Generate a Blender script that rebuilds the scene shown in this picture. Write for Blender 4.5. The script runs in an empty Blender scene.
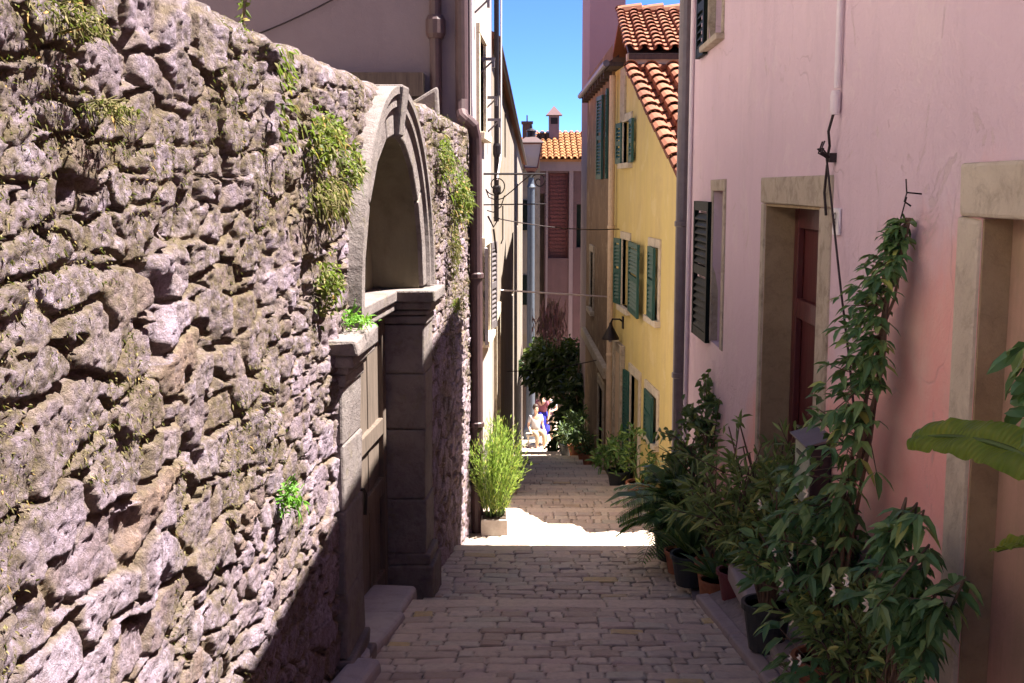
import bpy, bmesh, math, random
import numpy as np
from mathutils import Vector, Matrix, Euler
R = math.radians
random.seed(7)
C = bpy.context.scene.collection
SC = bpy.context.scene

# ------------------------------------------------------------------ camera, sky, sun, exposure
F_PX = 1150.0
PITCH = math.atan(153.5 / F_PX)
cam = bpy.data.objects.new('camera', bpy.data.cameras.new('camera'))
C.objects.link(cam)
cam.data.sensor_width = 36.0
cam.data.lens = F_PX / 1024 * 36.0
cam.data.clip_start = 0.05
cam.data.clip_end = 2000
cam.location = (0, 0, 0)
cam.rotation_euler = (R(90) - PITCH, 0, 0)
SC.camera = cam

SUN_EL, SUN_AZ = R(64.5), R(5)          # azimuth measured from +X towards +Y
sunv = Vector((math.cos(SUN_AZ) * math.cos(SUN_EL), math.sin(SUN_AZ) * math.cos(SUN_EL), math.sin(SUN_EL)))
w = bpy.data.worlds.new('World')
SC.world = w
w.use_nodes = True
nt = w.node_tree
bg = nt.nodes['Background']
sky = nt.nodes.new('ShaderNodeTexSky')
sky.sky_type = 'NISHITA'
sky.sun_disc = False
sky.sun_elevation = SUN_EL
sky.sun_rotation = R(90) - SUN_AZ
sky.altitude = 8000
sky.air_density = 0.9
sky.dust_density = 0.0
sky.ozone_density = 10.0
nt.links.new(sky.outputs[0], bg.inputs[0])
bg.inputs[1].default_value = 0.055
sl = bpy.data.lights.new('sun', 'SUN')
sl.energy = 4.6
sl.angle = R(0.5)
sl.color = (1.0, 0.94, 0.86)
so = bpy.data.objects.new('sun', sl)
C.objects.link(so)
so.rotation_euler = sunv.to_track_quat('Z', 'Y').to_euler()
SC.view_settings.view_transform = 'Standard'
SC.view_settings.look = 'None'
SC.view_settings.exposure = 2.8
SC.view_settings.gamma = 1.0
try:
    SC.cycles.max_bounces = 10
    SC.cycles.diffuse_bounces = 6
    SC.cycles.transparent_max_bounces = 8
except Exception:
    pass

# ------------------------------------------------------------------ numpy noise
def _hash(ix, iy, seed):
    h = (ix.astype(np.int64) * 374761393 + iy.astype(np.int64) * 668265263 + seed * 974711) & 0xFFFFFFFF
    h = ((h ^ (h >> 13)) * 1274126177) & 0xFFFFFFFF
    return ((h ^ (h >> 16)) & 0xFFFF) / 65535.0

def vnoise(x, y, seed=0):
    x = np.asarray(x, float); y = np.asarray(y, float)
    ix = np.floor(x); iy = np.floor(y)
    fx = x - ix; fy = y - iy
    fx = fx * fx * (3 - 2 * fx); fy = fy * fy * (3 - 2 * fy)
    a = _hash(ix, iy, seed); b = _hash(ix + 1, iy, seed)
    c = _hash(ix, iy + 1, seed); d = _hash(ix + 1, iy + 1, seed)
    return (a * (1 - fx) + b * fx) * (1 - fy) + (c * (1 - fx) + d * fx) * fy

def fbm(x, y, oct=4, seed=0, gain=0.5):
    s = 0; a = 1; t = 0
    for o in range(oct):
        s = s + a * vnoise(x * 2 ** o, y * 2 ** o, seed + o * 17); t += a; a *= gain
    return s / t - 0.5

def sstep(a, b, x):
    t = np.clip((x - a) / (b - a), 0, 1)
    return t * t * (3 - 2 * t)

# ------------------------------------------------------------------ materials
class NT:
    def __init__(s, name):
        s.m = bpy.data.materials.new(name); s.m.use_nodes = True
        s.t = s.m.node_tree; s.b = s.t.nodes['Principled BSDF']; s.out = s.t.nodes['Material Output']
        s.b.inputs['Roughness'].default_value = 0.85
        s.b.inputs['Specular IOR Level'].default_value = 0.3
        tc = s.t.nodes.new('ShaderNodeTexCoord'); s.obj = tc.outputs['Object']
    def n(s, typ, **kw):
        nd = s.t.nodes.new(typ)
        for k, v in kw.items():
            if hasattr(nd, k): setattr(nd, k, v)
            else: nd.inputs[k.replace('_', ' ')].default_value = v
        return nd
    def l(s, a, b): s.t.links.new(a, b)
    def noise(s, scale, detail=4, rough=0.55, stretch=None, dist=0.0):
        v = s.obj
        if stretch:
            mp = s.n('ShaderNodeMapping'); mp.inputs['Scale'].default_value = stretch
            s.l(v, mp.inputs[0]); v = mp.outputs[0]
        nd = s.n('ShaderNodeTexNoise'); nd.inputs['Scale'].default_value = scale
        nd.inputs['Detail'].default_value = detail; nd.inputs['Roughness'].default_value = rough
        nd.inputs['Distortion'].default_value = dist
        s.l(v, nd.inputs['Vector']); return nd.outputs['Fac']
    def ramp(s, fac, stops):
        r = s.n('ShaderNodeValToRGB'); e = r.color_ramp.elements
        while len(e) < len(stops): e.new(0.5)
        for i, (p, c) in enumerate(stops):
            e[i].position = p
            e[i].color = (c[0], c[1], c[2], 1) if hasattr(c, '__len__') else (c, c, c, 1)
        s.l(fac, r.inputs[0]); return r.outputs[0]
    def mix(s, fac, a, b, mode='MIX'):
        m = s.n('ShaderNodeMix'); m.data_type = 'RGBA'; m.blend_type = mode
        if isinstance(fac, (int, float)): m.inputs[0].default_value = fac
        else: s.l(fac, m.inputs[0])
        for v, i in ((a, 6), (b, 7)):
            if hasattr(v, '__len__'): m.inputs[i].default_value = (v[0], v[1], v[2], 1)
            else: s.l(v, m.inputs[i])
        return m.outputs[2]
    def math(s, op, a, b=0.0, clamp=False):
        m = s.n('ShaderNodeMath'); m.operation = op; m.use_clamp = clamp
        for v, i in ((a, 0), (b, 1)):
            if isinstance(v, (int, float)): m.inputs[i].default_value = v
            else: s.l(v, m.inputs[i])
        return m.outputs[0]
    def bump(s, h, strength=0.3, dist=0.02):
        b = s.n('ShaderNodeBump'); b.inputs['Strength'].default_value = strength; b.inputs['Distance'].default_value = dist
        s.l(h, b.inputs['Height']); s.l(b.outputs[0], s.b.inputs['Normal'])
    def color(s, c): s.l(c, s.b.inputs['Base Color'])
    def sep(s):
        x = s.n('ShaderNodeSeparateXYZ'); s.l(s.obj, x.inputs[0]); return x.outputs

def plaster(name, a, b, dirt, dirt_amt=0.45, stain=0.35, bump=0.25, patch=None, patch_amt=0.0):
    k = NT(name)
    base = k.mix(k.ramp(k.noise(0.9, 6, 0.6), [(0.35, 0.0), (0.65, 1.0)]), a, b)
    st = k.ramp(k.noise(1.0, 6, 0.65, stretch=(5, 5, 0.45)), [(0.45, 0.0), (0.75, 1.0)])
    base = k.mix(k.math('MULTIPLY', st, stain), base, dirt)
    sp = k.ramp(k.noise(2.3, 8, 0.7, dist=0.6), [(0.52, 0.0), (0.72, 1.0)])
    base = k.mix(k.math('MULTIPLY', sp, dirt_amt), base, dirt)
    if patch:
        pp = k.ramp(k.noise(1.6, 6, 0.6, dist=0.3), [(0.56, 0.0), (0.6, 1.0)])
        base = k.mix(k.math('MULTIPLY', pp, patch_amt), base, patch)
    fine = k.noise(60, 4, 0.7)
    base = k.mix(k.math('MULTIPLY', fine, 0.25), base, dirt)
    k.color(base)
    h = k.math('ADD', k.math('MULTIPLY', fine, 0.25), k.noise(5, 6, 0.6))
    k.bump(h, bump, 0.03)
    return k.m

def stone(name, a, b, dark, scale=6.0, bump=0.5, dark_amt=0.7, lich=None):
    k = NT(name)
    base = k.mix(k.ramp(k.noise(scale * 0.5, 5, 0.6), [(0.35, 0), (0.65, 1)]), a, b)
    sp = k.ramp(k.noise(scale * 1.5, 9, 0.75, dist=0.5), [(0.48, 0), (0.72, 1)])
    base = k.mix(k.math('MULTIPLY', sp, dark_amt), base, dark)
    if lich:
        lp = k.ramp(k.noise(scale * 0.8, 8, 0.7, dist=1.0), [(0.55, 0), (0.66, 1)])
        base = k.mix(k.math('MULTIPLY', lp, 0.6), base, lich)
    k.color(base)
    k.bump(k.math('ADD', k.noise(scale * 4, 8, 0.7), k.math('MULTIPLY', k.noise(scale * 14, 5, 0.7), 0.4)), bump, 0.02)
    return k.m

def plain(name, c, rough=0.6, metal=0.0, var=0.25, scale=12, bump=0.1, dark=None):
    k = NT(name)
    dark = dark or tuple(x * 0.55 for x in c)
    k.color(k.mix(k.math('MULTIPLY', k.ramp(k.noise(scale, 6, 0.65), [(0.4, 0), (0.7, 1)]), var * 2.2, True), c, dark))
    k.b.inputs['Roughness'].default_value = rough; k.b.inputs['Metallic'].default_value = metal
    if bump: k.bump(k.noise(scale * 3, 5, 0.6), bump, 0.01)
    return k.m

def wood(name, a, b, rough=0.65, scale=3.0, paint_chip=None):
    k = NT(name)
    g = k.noise(scale, 7, 0.65, stretch=(9, 9, 0.7))
    base = k.mix(k.ramp(g, [(0.35, 0), (0.65, 1)]), a, b)
    if paint_chip:
        cp = k.ramp(k.noise(9, 8, 0.7, stretch=(2, 2, 0.6)), [(0.58, 0), (0.66, 1)])
        base = k.mix(k.math('MULTIPLY', cp, 0.7), base, paint_chip)
    k.color(base); k.b.inputs['Roughness'].default_value = rough
    k.bump(g, 0.35, 0.01); return k.m

def leafmat(name, a, b, c=None, rough=0.45, trans=0.35):
    k = NT(name)
    geo = k.n('ShaderNodeNewGeometry')
    stops = [(0.0, a), (0.62, b)] + ([(0.92, c), (1.0, (c[0] * 1.9, c[1] * 1.35, c[2]))] if c else [])
    col = k.ramp(geo.outputs['Random Per Island'], stops)
    k.color(col); k.b.inputs['Roughness'].default_value = rough
    tr = k.n('ShaderNodeBsdfTranslucent')
    k.l(k.mix(0.5, col, (0.3, 0.45, 0.05), 'MIX'), tr.inputs['Color'])
    ms = k.n('ShaderNodeMixShader'); ms.inputs[0].default_value = trans
    k.l(k.b.outputs[0], ms.inputs[1]); k.l(tr.outputs[0], ms.inputs[2]); k.l(ms.outputs[0], k.out.inputs[0])
    return k.m

def pink_material():
    k = NT('pink_plaster')
    x, y, z = k.sep()
    # lilac-pink above, more saturated salmon in an irregular zone below
    # object origin is (1.5, 6, -2.4): the salmon reaches z = -0.25 near the walled doorway and drops along the lane
    zz = k.math('ADD', k.math('SUBTRACT', z, 2.1), k.math('MULTIPLY', k.math('SUBTRACT', k.noise(1.1, 6, 0.6), 0.5), 1.5))
    zz = k.math('ADD', zz, k.math('MULTIPLY', k.math('ADD', y, 2.3), 0.36))
    f = k.ramp(k.math('ADD', k.math('MULTIPLY', zz, 0.8), 0.5), [(0.35, 1.0), (0.68, 0.0)])
    base = k.mix(k.ramp(k.noise(0.7, 5, 0.6), [(0.35, 0), (0.65, 1)]), (0.6916, 0.5234, 0.5907), (0.7300, 0.5618, 0.6147))
    sal = k.mix(k.ramp(k.noise(2.0, 6, 0.65), [(0.4, 0), (0.65, 1)]), (0.8452, 0.4034, 0.3554), (0.8164, 0.5187, 0.4418))
    base = k.mix(f, base, sal)
    st = k.ramp(k.noise(1.0, 7, 0.7, stretch=(3, 3, 0.5), dist=0.6), [(0.5, 0), (0.8, 1)])
    base = k.mix(k.math('MULTIPLY', st, 0.30), base, (0.4418, 0.3554, 0.3842))
    pt = k.ramp(k.noise(1.3, 9, 0.72, dist=1.2), [(0.565, 0), (0.58, 1)])
    base = k.mix(k.math('MULTIPLY', pt, 0.30), base, (0.7684, 0.6339, 0.6339))
    pt2 = k.ramp(k.noise(2.6, 9, 0.7, dist=1.5), [(0.62, 0), (0.635, 1)])
    base = k.mix(k.math('MULTIPLY', pt2, 0.35), base, (0.5955, 0.4802, 0.4226))
    wp = k.n('ShaderNodeTexNoise'); wp.inputs['Scale'].default_value = 2.5; k.l(k.obj, wp.inputs['Vector'])
    va = k.n('ShaderNodeVectorMath'); va.operation = 'MULTIPLY_ADD'; k.l(wp.outputs['Color'], va.inputs[0]); va.inputs[1].default_value = (.5, .5, .5); k.l(k.obj, va.inputs[2])
    vo = k.n('ShaderNodeTexVoronoi'); vo.feature = 'DISTANCE_TO_EDGE'; vo.inputs['Scale'].default_value = 0.55; k.l(va.outputs[0], vo.inputs['Vector'])
    cr = k.math('MULTIPLY', k.ramp(vo.outputs['Distance'], [(0.0, 1), (0.004, 0)]), k.ramp(k.noise(1.7, 3), [(0.48, 0), (0.58, 1)]))
    base = k.mix(k.math('MULTIPLY', cr, 0.22), base, (0.3362, 0.2401, 0.2401))
    damp = k.ramp(k.math('ADD', k.math('ADD', z, k.math('MULTIPLY', y, 0.16)), k.math('MULTIPLY', k.noise(2.2, 7, 0.7), -0.9)), [(0.0, 1), (0.35, 0)])
    base = k.mix(k.math('MULTIPLY', damp, 0.45), base, (0.4034, 0.2305, 0.1921))
    fine = k.noise(70, 4, 0.7)
    base = k.mix(k.math('MULTIPLY', fine, 0.16), base, (0.3842, 0.2881, 0.2881))
    k.color(base)
    h = k.math('ADD', k.math('MULTIPLY', fine, 0.2), k.noise(4, 9, 0.65, dist=0.5))
    h = k.math('SUBTRACT', h, k.math('MULTIPLY', cr, 0.15))
    h = k.math('ADD', h, k.math('MULTIPLY', pt2, -0.25))
    k.bump(h, 0.55, 0.04)
    return k.m

def rubble_material():
    k = NT('rubble_stone')
    at = k.n('ShaderNodeAttribute'); at.attribute_name = 'mask'
    sp = k.n('ShaderNodeSeparateColor'); k.l(at.outputs['Color'], sp.inputs[0])
    tone, mort, moss = sp.outputs[0], sp.outputs[1], sp.outputs[2]
    st = k.ramp(tone, [(0.0, (0.2388, 0.1649, 0.1742)), (0.15, (0.3345, 0.2529, 0.3033)), (0.45, (0.4241, 0.3300, 0.4194)), (0.8, (0.5018, 0.4014, 0.5033)), (0.92, (0.3702, 0.2805, 0.3227)), (1.0, (0.3464, 0.2310, 0.1678))])
    n1 = k.ramp(k.noise(14, 9, 0.75, dist=0.7), [(0.42, 0), (0.66, 1)])
    st = k.mix(k.math('MULTIPLY', n1, 0.55), st, (0.2580, 0.1979, 0.2001))
    n2 = k.ramp(k.noise(7, 8, 0.7, dist=1.2), [(0.55, 0), (0.67, 1)])
    st = k.mix(k.math('MULTIPLY', n2, 0.5), st, (0.5674, 0.4905, 0.5859))
    mo = k.mix(k.ramp(k.noise(26, 8, 0.75), [(0.4, 0), (0.62, 1)]), (0.1940, 0.1370, 0.0795), (0.4074, 0.3166, 0.2279))
    c = k.mix(mort, st, mo)
    pl = k.ramp(k.noise(5, 9, 0.75, dist=0.8), [(0.5, 0), (0.68, 1)])
    c = k.mix(k.math('MULTIPLY', pl, 0.5), c, (0.5936, 0.4699, 0.6028))
    dr = k.ramp(k.noise(1.0, 8, 0.72, stretch=(16, 16, 1.6), dist=0.5), [(0.5, 0), (0.66, 1)])
    c = k.mix(k.math('MULTIPLY', dr, 0.62), c, (0.1374, 0.0935, 0.0902))
    gr = k.ramp(k.noise(38, 10, 0.85), [(0.50, 0), (0.60, 1)])
    c = k.mix(k.math('MULTIPLY', gr, 0.55), c, (0.1015, 0.0682, 0.0644))
    ms = k.mix(k.ramp(k.noise(30, 6, 0.7), [(0.35, 0), (0.65, 1)]), (0.075, 0.056, 0.030), (0.21, 0.165, 0.092))
    mf = k.math('MULTIPLY', moss, k.ramp(k.noise(24, 9, 0.75), [(0.38, 0), (0.58, 1)]))
    c = k.mix(mf, c, ms)
    pits = k.ramp(k.noise(75, 6, 0.7), [(0.38, 1), (0.52, 0)])
    c = k.mix(k.math('MULTIPLY', pits, 0.45), c, (0.1457, 0.1033, 0.0929))
    k.color(c); k.b.inputs['Roughness'].default_value = 0.95; k.b.inputs['Specular IOR Level'].default_value = 0.15
    h = k.math('ADD', k.noise(55, 10, 0.8), k.math('MULTIPLY', k.noise(130, 6, 0.7), 0.35))
    k.bump(h, 1.0, 0.035)
    return k.m

def cobble_material():
    k = NT('cobble_stone')
    at = k.n('ShaderNodeAttribute'); at.attribute_name = 'mask'
    sp = k.n('ShaderNodeSeparateColor'); k.l(at.outputs['Color'], sp.inputs[0])
    tone, mort, slab = sp.outputs[0], sp.outputs[1], sp.outputs[2]
    st = k.ramp(tone, [(0.0, (0.4166, 0.2975, 0.2265)), (0.18, (0.5787, 0.4627, 0.3643)), (0.4, (0.7175, 0.5840, 0.4628)), (0.55, (0.6018, 0.4627, 0.3938)), (0.7, (0.5324, 0.4958, 0.4037)), (0.85, (0.7407, 0.6171, 0.4923)), (0.97, (0.4861, 0.3636, 0.2856)), (0.98, (0.6481, 0.4738, 0.1969))])
    st = k.mix(slab, st, (0.7175, 0.5840, 0.4628))
    st = k.mix(k.math('MULTIPLY', k.ramp(k.noise(22, 9, 0.75), [(0.46, 0), (0.68, 1)]), 0.4), st, (0.1852, 0.1378, 0.1182))
    st = k.mix(k.math('MULTIPLY', k.ramp(k.noise(9, 7, 0.7, dist=0.8), [(0.53, 0), (0.68, 1)]), 0.45), st, (0.7175, 0.6061, 0.5169))
    st = k.mix(k.math('MULTIPLY', k.ramp(k.noise(0.8, 5, 0.6), [(0.4, 0), (0.65, 1)]), 0.25), st, (0.3773, 0.2535, 0.1930))
    mo = k.mix(k.noise(30, 6, 0.7), (0.0579, 0.0397, 0.0295), (0.1967, 0.1322, 0.0886))
    k.color(k.mix(mort, st, mo))
    k.b.inputs['Roughness'].default_value = 0.42; k.b.inputs['Specular IOR Level'].default_value = 0.6
    k.bump(k.math('ADD', k.noise(60, 9, 0.78), k.math('MULTIPLY', k.noise(170, 5, 0.7), 0.4)), 0.8, 0.014)
    return k.m

def tile_material(name, a, b, c):
    k = NT(name)
    geo = k.n('ShaderNodeNewGeometry')
    col = k.ramp(geo.outputs['Random Per Island'], [(0.0, a), (0.5, b), (1.0, c)])
    col = k.mix(k.math('MULTIPLY', k.ramp(k.noise(7, 8, 0.7), [(0.45, 0), (0.7, 1)]), 0.45), col, (0.10, 0.055, 0.035))
    col = k.mix(k.math('MULTIPLY', k.ramp(k.noise(16, 7, 0.7), [(0.58, 0), (0.68, 1)]), 0.5), col, (0.25, 0.14, 0.09))
    k.color(col); k.bump(k.noise(40, 6, 0.7), 0.3, 0.01); return k.m

M = {}
M['pink'] = pink_material()
M['rubble'] = rubble_material()
M['cobble'] = cobble_material()
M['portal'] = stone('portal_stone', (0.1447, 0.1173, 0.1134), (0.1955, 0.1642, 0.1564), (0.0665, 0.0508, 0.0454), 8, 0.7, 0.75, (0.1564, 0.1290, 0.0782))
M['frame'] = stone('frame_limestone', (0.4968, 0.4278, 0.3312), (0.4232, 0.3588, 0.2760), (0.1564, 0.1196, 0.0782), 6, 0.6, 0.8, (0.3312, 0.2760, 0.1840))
M['frame_pale'] = stone('pale_limestone', (0.6417, 0.5692, 0.4451), (0.5589, 0.4864, 0.3726), (0.2587, 0.2070, 0.1449), 6, 0.6, 0.7)  # paler limestone than the other frame stone
M['reveal'] = stone('stained_limestone', (0.36, 0.27, 0.16), (0.29, 0.21, 0.12), (0.14, 0.10, 0.06), 9, 0.4, 0.5)
M['slab'] = stone('slab_stone', (0.40, 0.345, 0.33), (0.33, 0.285, 0.29), (0.19, 0.155, 0.14), 6, 0.4, 0.5)
M['kerb'] = stone('kerb_stone', (0.40, 0.34, 0.33), (0.33, 0.275, 0.28), (0.17, 0.135, 0.13), 6, 0.45, 0.5)
M['pave'] = stone('pavement_stone', (0.31, 0.26, 0.25), (0.25, 0.205, 0.205), (0.12, 0.095, 0.09), 9, 0.5, 0.6)
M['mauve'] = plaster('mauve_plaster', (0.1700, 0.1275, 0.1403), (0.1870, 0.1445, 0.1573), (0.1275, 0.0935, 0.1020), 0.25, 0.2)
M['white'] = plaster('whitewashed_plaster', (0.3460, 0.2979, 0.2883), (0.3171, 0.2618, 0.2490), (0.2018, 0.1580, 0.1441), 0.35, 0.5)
M['cream'] = plaster('cream_plaster', (0.80, 0.71, 0.62), (0.76, 0.66, 0.56), (0.55, 0.46, 0.38), 0.2, 0.3)
M['weather'] = plaster('weathered_plaster', (0.2678, 0.2209, 0.1935), (0.2321, 0.1912, 0.1532), (0.1339, 0.1020, 0.0766), 0.55, 0.65, 0.4, (0.1964, 0.1529, 0.0806), 0.5)
M['yellow'] = plaster('yellow_plaster', (0.6329, 0.5142, 0.1808), (0.6781, 0.5368, 0.2148), (0.4747, 0.3617, 0.1866), 0.4, 0.6, 0.4, (0.7233, 0.6103, 0.3165), 0.4)
M['brown'] = stone('brown_rough_wall', (0.22, 0.145, 0.085), (0.16, 0.10, 0.06), (0.08, 0.05, 0.03), 2.2, 0.6, 0.7, (0.42, 0.33, 0.22))
M['grey_mauve'] = plaster('grey_mauve_plaster', (0.2700, 0.2070, 0.2250), (0.2970, 0.2295, 0.2475), (0.2160, 0.1665, 0.1800), 0.2, 0.2)
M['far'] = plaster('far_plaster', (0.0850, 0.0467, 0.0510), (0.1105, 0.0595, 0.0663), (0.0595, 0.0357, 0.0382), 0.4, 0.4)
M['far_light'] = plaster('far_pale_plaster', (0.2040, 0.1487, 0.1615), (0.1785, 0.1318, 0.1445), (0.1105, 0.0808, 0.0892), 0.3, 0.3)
M['tymp'] = plaster('tympanum_plaster', (0.17, 0.148, 0.09), (0.20, 0.172, 0.12), (0.06, 0.048, 0.03), 0.6, 0.5, 0.4)
M['tile'] = tile_material('clay_tile', (0.1672, 0.0510, 0.0282), (0.2112, 0.0748, 0.0396), (0.2464, 0.1056, 0.0598))
M['tile_old'] = tile_material('old_clay_tile', (0.2040, 0.0723, 0.0238), (0.2550, 0.1020, 0.0340), (0.2635, 0.1275, 0.0510))
M['green'] = wood('green_paint', (0.018, 0.075, 0.062), (0.03, 0.10, 0.082), 0.5, 4, (0.08, 0.09, 0.07))
M['darkgreen'] = wood('dark_green_paint', (0.008, 0.012, 0.010), (0.014, 0.020, 0.017), 0.5)
M['darkgreen'].node_tree.nodes['Principled BSDF'].inputs['Specular IOR Level'].default_value = 0.05
M['maroon'] = wood('maroon_paint', (0.075, 0.018, 0.02), (0.11, 0.028, 0.028), 0.45, 3, (0.10, 0.05, 0.035))
M['gate'] = wood('grey_gate_wood', (0.075, 0.056, 0.043), (0.135, 0.10, 0.08), 0.85, 4, (0.05, 0.035, 0.027))
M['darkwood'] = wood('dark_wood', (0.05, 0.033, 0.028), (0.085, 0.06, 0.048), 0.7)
M['pipe'] = plain('brown_pipe_metal', (0.07, 0.04, 0.042), 0.5, 0.0, 0.2)
M['greypipe'] = plain('grey_pipe_metal', (0.17, 0.15, 0.16), 0.45, 0.3, 0.2)
M['palepipe'] = plain('pale_painted_pipe', (0.62, 0.47, 0.33), 0.6, 0.0, 0.2)
M['whitepipe'] = plain('white_conduit', (0.72, 0.64, 0.66), 0.5, 0.0, 0.1)
M['iron'] = plain('black_iron', (0.025, 0.02, 0.022), 0.45, 0.6, 0.2)
M['slate'] = plain('slate_painted_iron', (0.10, 0.115, 0.14), 0.45, 0.3, 0.2)
M['cable'] = plain('dark_cable', (0.03, 0.02, 0.022), 0.6, 0, 0.1)
M['terracotta'] = plain('terracotta', (0.42, 0.17, 0.09), 0.8, 0, 0.35)
M['purplepot'] = plain('plum_glazed_pot', (0.17, 0.05, 0.055), 0.5, 0, 0.2)
M['darkpot'] = plain('dark_pot', (0.045, 0.05, 0.05), 0.5, 0, 0.2)
M['whitepot'] = plain('pale_planter', (0.3850, 0.3360, 0.2940), 0.7, 0, 0.3)
M['soil'] = plain('soil', (0.06, 0.04, 0.028), 0.95, 0, 0.3)
M['bark'] = plain('stem_bark', (0.16, 0.11, 0.075), 0.85, 0, 0.4)
M['greenstem'] = plain('green_stem', (0.07, 0.12, 0.03), 0.6, 0, 0.3)
M['plate'] = plain('white_enamel', (0.78, 0.74, 0.76), 0.3, 0, 0.05)
M['boxgreen'] = plain('pale_green_paint', (0.42, 0.46, 0.36), 0.55, 0, 0.4)
M['boxdark'] = plain('dark_box_paint', (0.045, 0.03, 0.035), 0.5, 0, 0.2)
M['terrain'] = plain('dry_earth', (0.20, 0.16, 0.11), 0.95, 0, 0.4, 3)
M['infill'] = plaster('doorway_infill', (0.36, 0.27, 0.17), (0.62, 0.34, 0.28), (0.20, 0.15, 0.09), 0.5, 0.5)
M['skin'] = plain('skin', (0.55, 0.33, 0.23), 0.55, 0, 0.05, 12, 0)
M['skirt_blue'] = plain('blue_cloth', (0.03, 0.035, 0.40), 0.85, 0, 0.15)
M['shirt_white'] = plain('white_cloth', (0.42, 0.40, 0.41), 0.85, 0, 0.1)
M['shirt_grey'] = plain('grey_cloth', (0.34, 0.36, 0.40), 0.85, 0, 0.15)
M['shirt_plum'] = plain('plum_cloth', (0.25, 0.08, 0.11), 0.85, 0, 0.15)
M['trouser'] = plain('beige_cloth', (0.34, 0.25, 0.16), 0.85, 0, 0.15)
M['hair'] = plain('dark_hair', (0.04, 0.022, 0.015), 0.6, 0, 0.2)
M['flower'] = plain('cream_petal', (0.80, 0.74, 0.62), 0.6, 0, 0.05, 12, 0)
gk = NT('window_glass'); gk.b.inputs['Base Color'].default_value = (0.035, 0.04, 0.045, 1); gk.b.inputs['Roughness'].default_value = 0.08
gk.b.inputs['Specular IOR Level'].default_value = 0.6
M['glass'] = gk.m
gk = NT('lantern_glass'); gk.b.inputs['Base Color'].default_value = (0.42, 0.36, 0.36, 1); gk.b.inputs['Roughness'].default_value = 0.3
gk.b.inputs['Transmission Weight'].default_value = 0.35
M['lampglass'] = gk.m
M['lf_dark'] = leafmat('dark_leaf', (0.0338, 0.0762, 0.0300), (0.0762, 0.1438, 0.0513), (0.1512, 0.2363, 0.0850), 0.35, 0.2)
M['lf_vine'] = leafmat('vine_leaf', (0.0513, 0.1187, 0.0475), (0.1013, 0.2113, 0.0762), (0.2200, 0.3375, 0.1187), 0.35, 0.2)
M['lf_oleander'] = leafmat('oleander_leaf', (0.1013, 0.1512, 0.0537), (0.1862, 0.2700, 0.0850), (0.3375, 0.4225, 0.1512), 0.42, 0.25)
M['lf_bright'] = leafmat('bright_leaf', (0.2040, 0.3230, 0.0510), (0.3060, 0.4080, 0.0850), (0.4250, 0.4930, 0.1700), 0.5, 0.4)
M['lf_banana'] = leafmat('banana_leaf', (0.10, 0.20, 0.015), (0.14, 0.25, 0.02), None, 0.4, 0.4)
_b = M['lf_banana'].node_tree; _bs = _b.nodes['Principled BSDF']
_tc = _b.nodes.new('ShaderNodeTexCoord'); _wv = _b.nodes.new('ShaderNodeTexWave'); _wv.bands_direction = 'Y'
_wv.inputs['Scale'].default_value = 22; _wv.inputs['Distortion'].default_value = 2.5; _wv.inputs['Detail'].default_value = 3
_b.links.new(_tc.outputs['Object'], _wv.inputs['Vector'])
_bp = _b.nodes.new('ShaderNodeBump'); _bp.inputs['Strength'].default_value = 0.35; _bp.inputs['Distance'].default_value = 0.01
_b.links.new(_wv.outputs['Fac'], _bp.inputs['Height']); _b.links.new(_bp.outputs[0], _bs.inputs['Normal'])
_ns = _b.nodes.new('ShaderNodeTexNoise'); _ns.inputs['Scale'].default_value = 9; _ns.inputs['Detail'].default_value = 6
_b.links.new(_tc.outputs['Object'], _ns.inputs['Vector'])
_cr = _b.nodes.new('ShaderNodeValToRGB'); _b.links.new(_ns.outputs['Fac'], _cr.inputs[0])
_cr.color_ramp.elements[0].position = 0.35; _cr.color_ramp.elements[0].color = (0.07, 0.15, 0.015, 1)
_cr.color_ramp.elements[1].position = 0.7; _cr.color_ramp.elements[1].color = (0.24, 0.28, 0.03, 1)
_mx = _b.nodes.new('ShaderNodeMix'); _mx.data_type = 'RGBA'; _b.links.new(_wv.outputs['Fac'], _mx.inputs[0])
_b.links.new(_cr.outputs[0], _mx.inputs[6]); _mx.inputs[7].default_value = (0.14, 0.22, 0.025, 1); _b.links.new(_mx.outputs[2], _bs.inputs['Base Color'])
M['lf_palm'] = leafmat('palm_leaf', (0.0513, 0.1187, 0.0338), (0.1187, 0.2363, 0.0675), (0.2363, 0.3712, 0.1187), 0.35, 0.2)
M['lf_wall'] = leafmat('wall_weed_leaf', (0.0510, 0.0723, 0.0153), (0.1105, 0.1232, 0.0255), (0.1955, 0.1615, 0.0595), 0.6, 0.35)
M['lf_fresh'] = leafmat('fresh_weed_leaf', (0.08, 0.22, 0.02), (0.14, 0.32, 0.04), None, 0.5, 0.4)
M['lf_dry'] = leafmat('dry_weed_leaf', (0.07, 0.055, 0.022), (0.13, 0.108, 0.045), (0.18, 0.15, 0.065), 0.85, 0.2)
M['lf_tree'] = leafmat('tree_leaf', (0.012, 0.026, 0.010), (0.025, 0.048, 0.018), (0.05, 0.08, 0.03), 0.4, 0.15)
M['lf_red'] = leafmat('purple_leaf', (0.15, 0.06, 0.09), (0.27, 0.13, 0.17), None, 0.5, 0.3)
M['lf_grey'] = leafmat('grey_green_leaf', (0.055, 0.085, 0.05), (0.09, 0.13, 0.075), (0.14, 0.18, 0.11), 0.5, 0.3)

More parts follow.
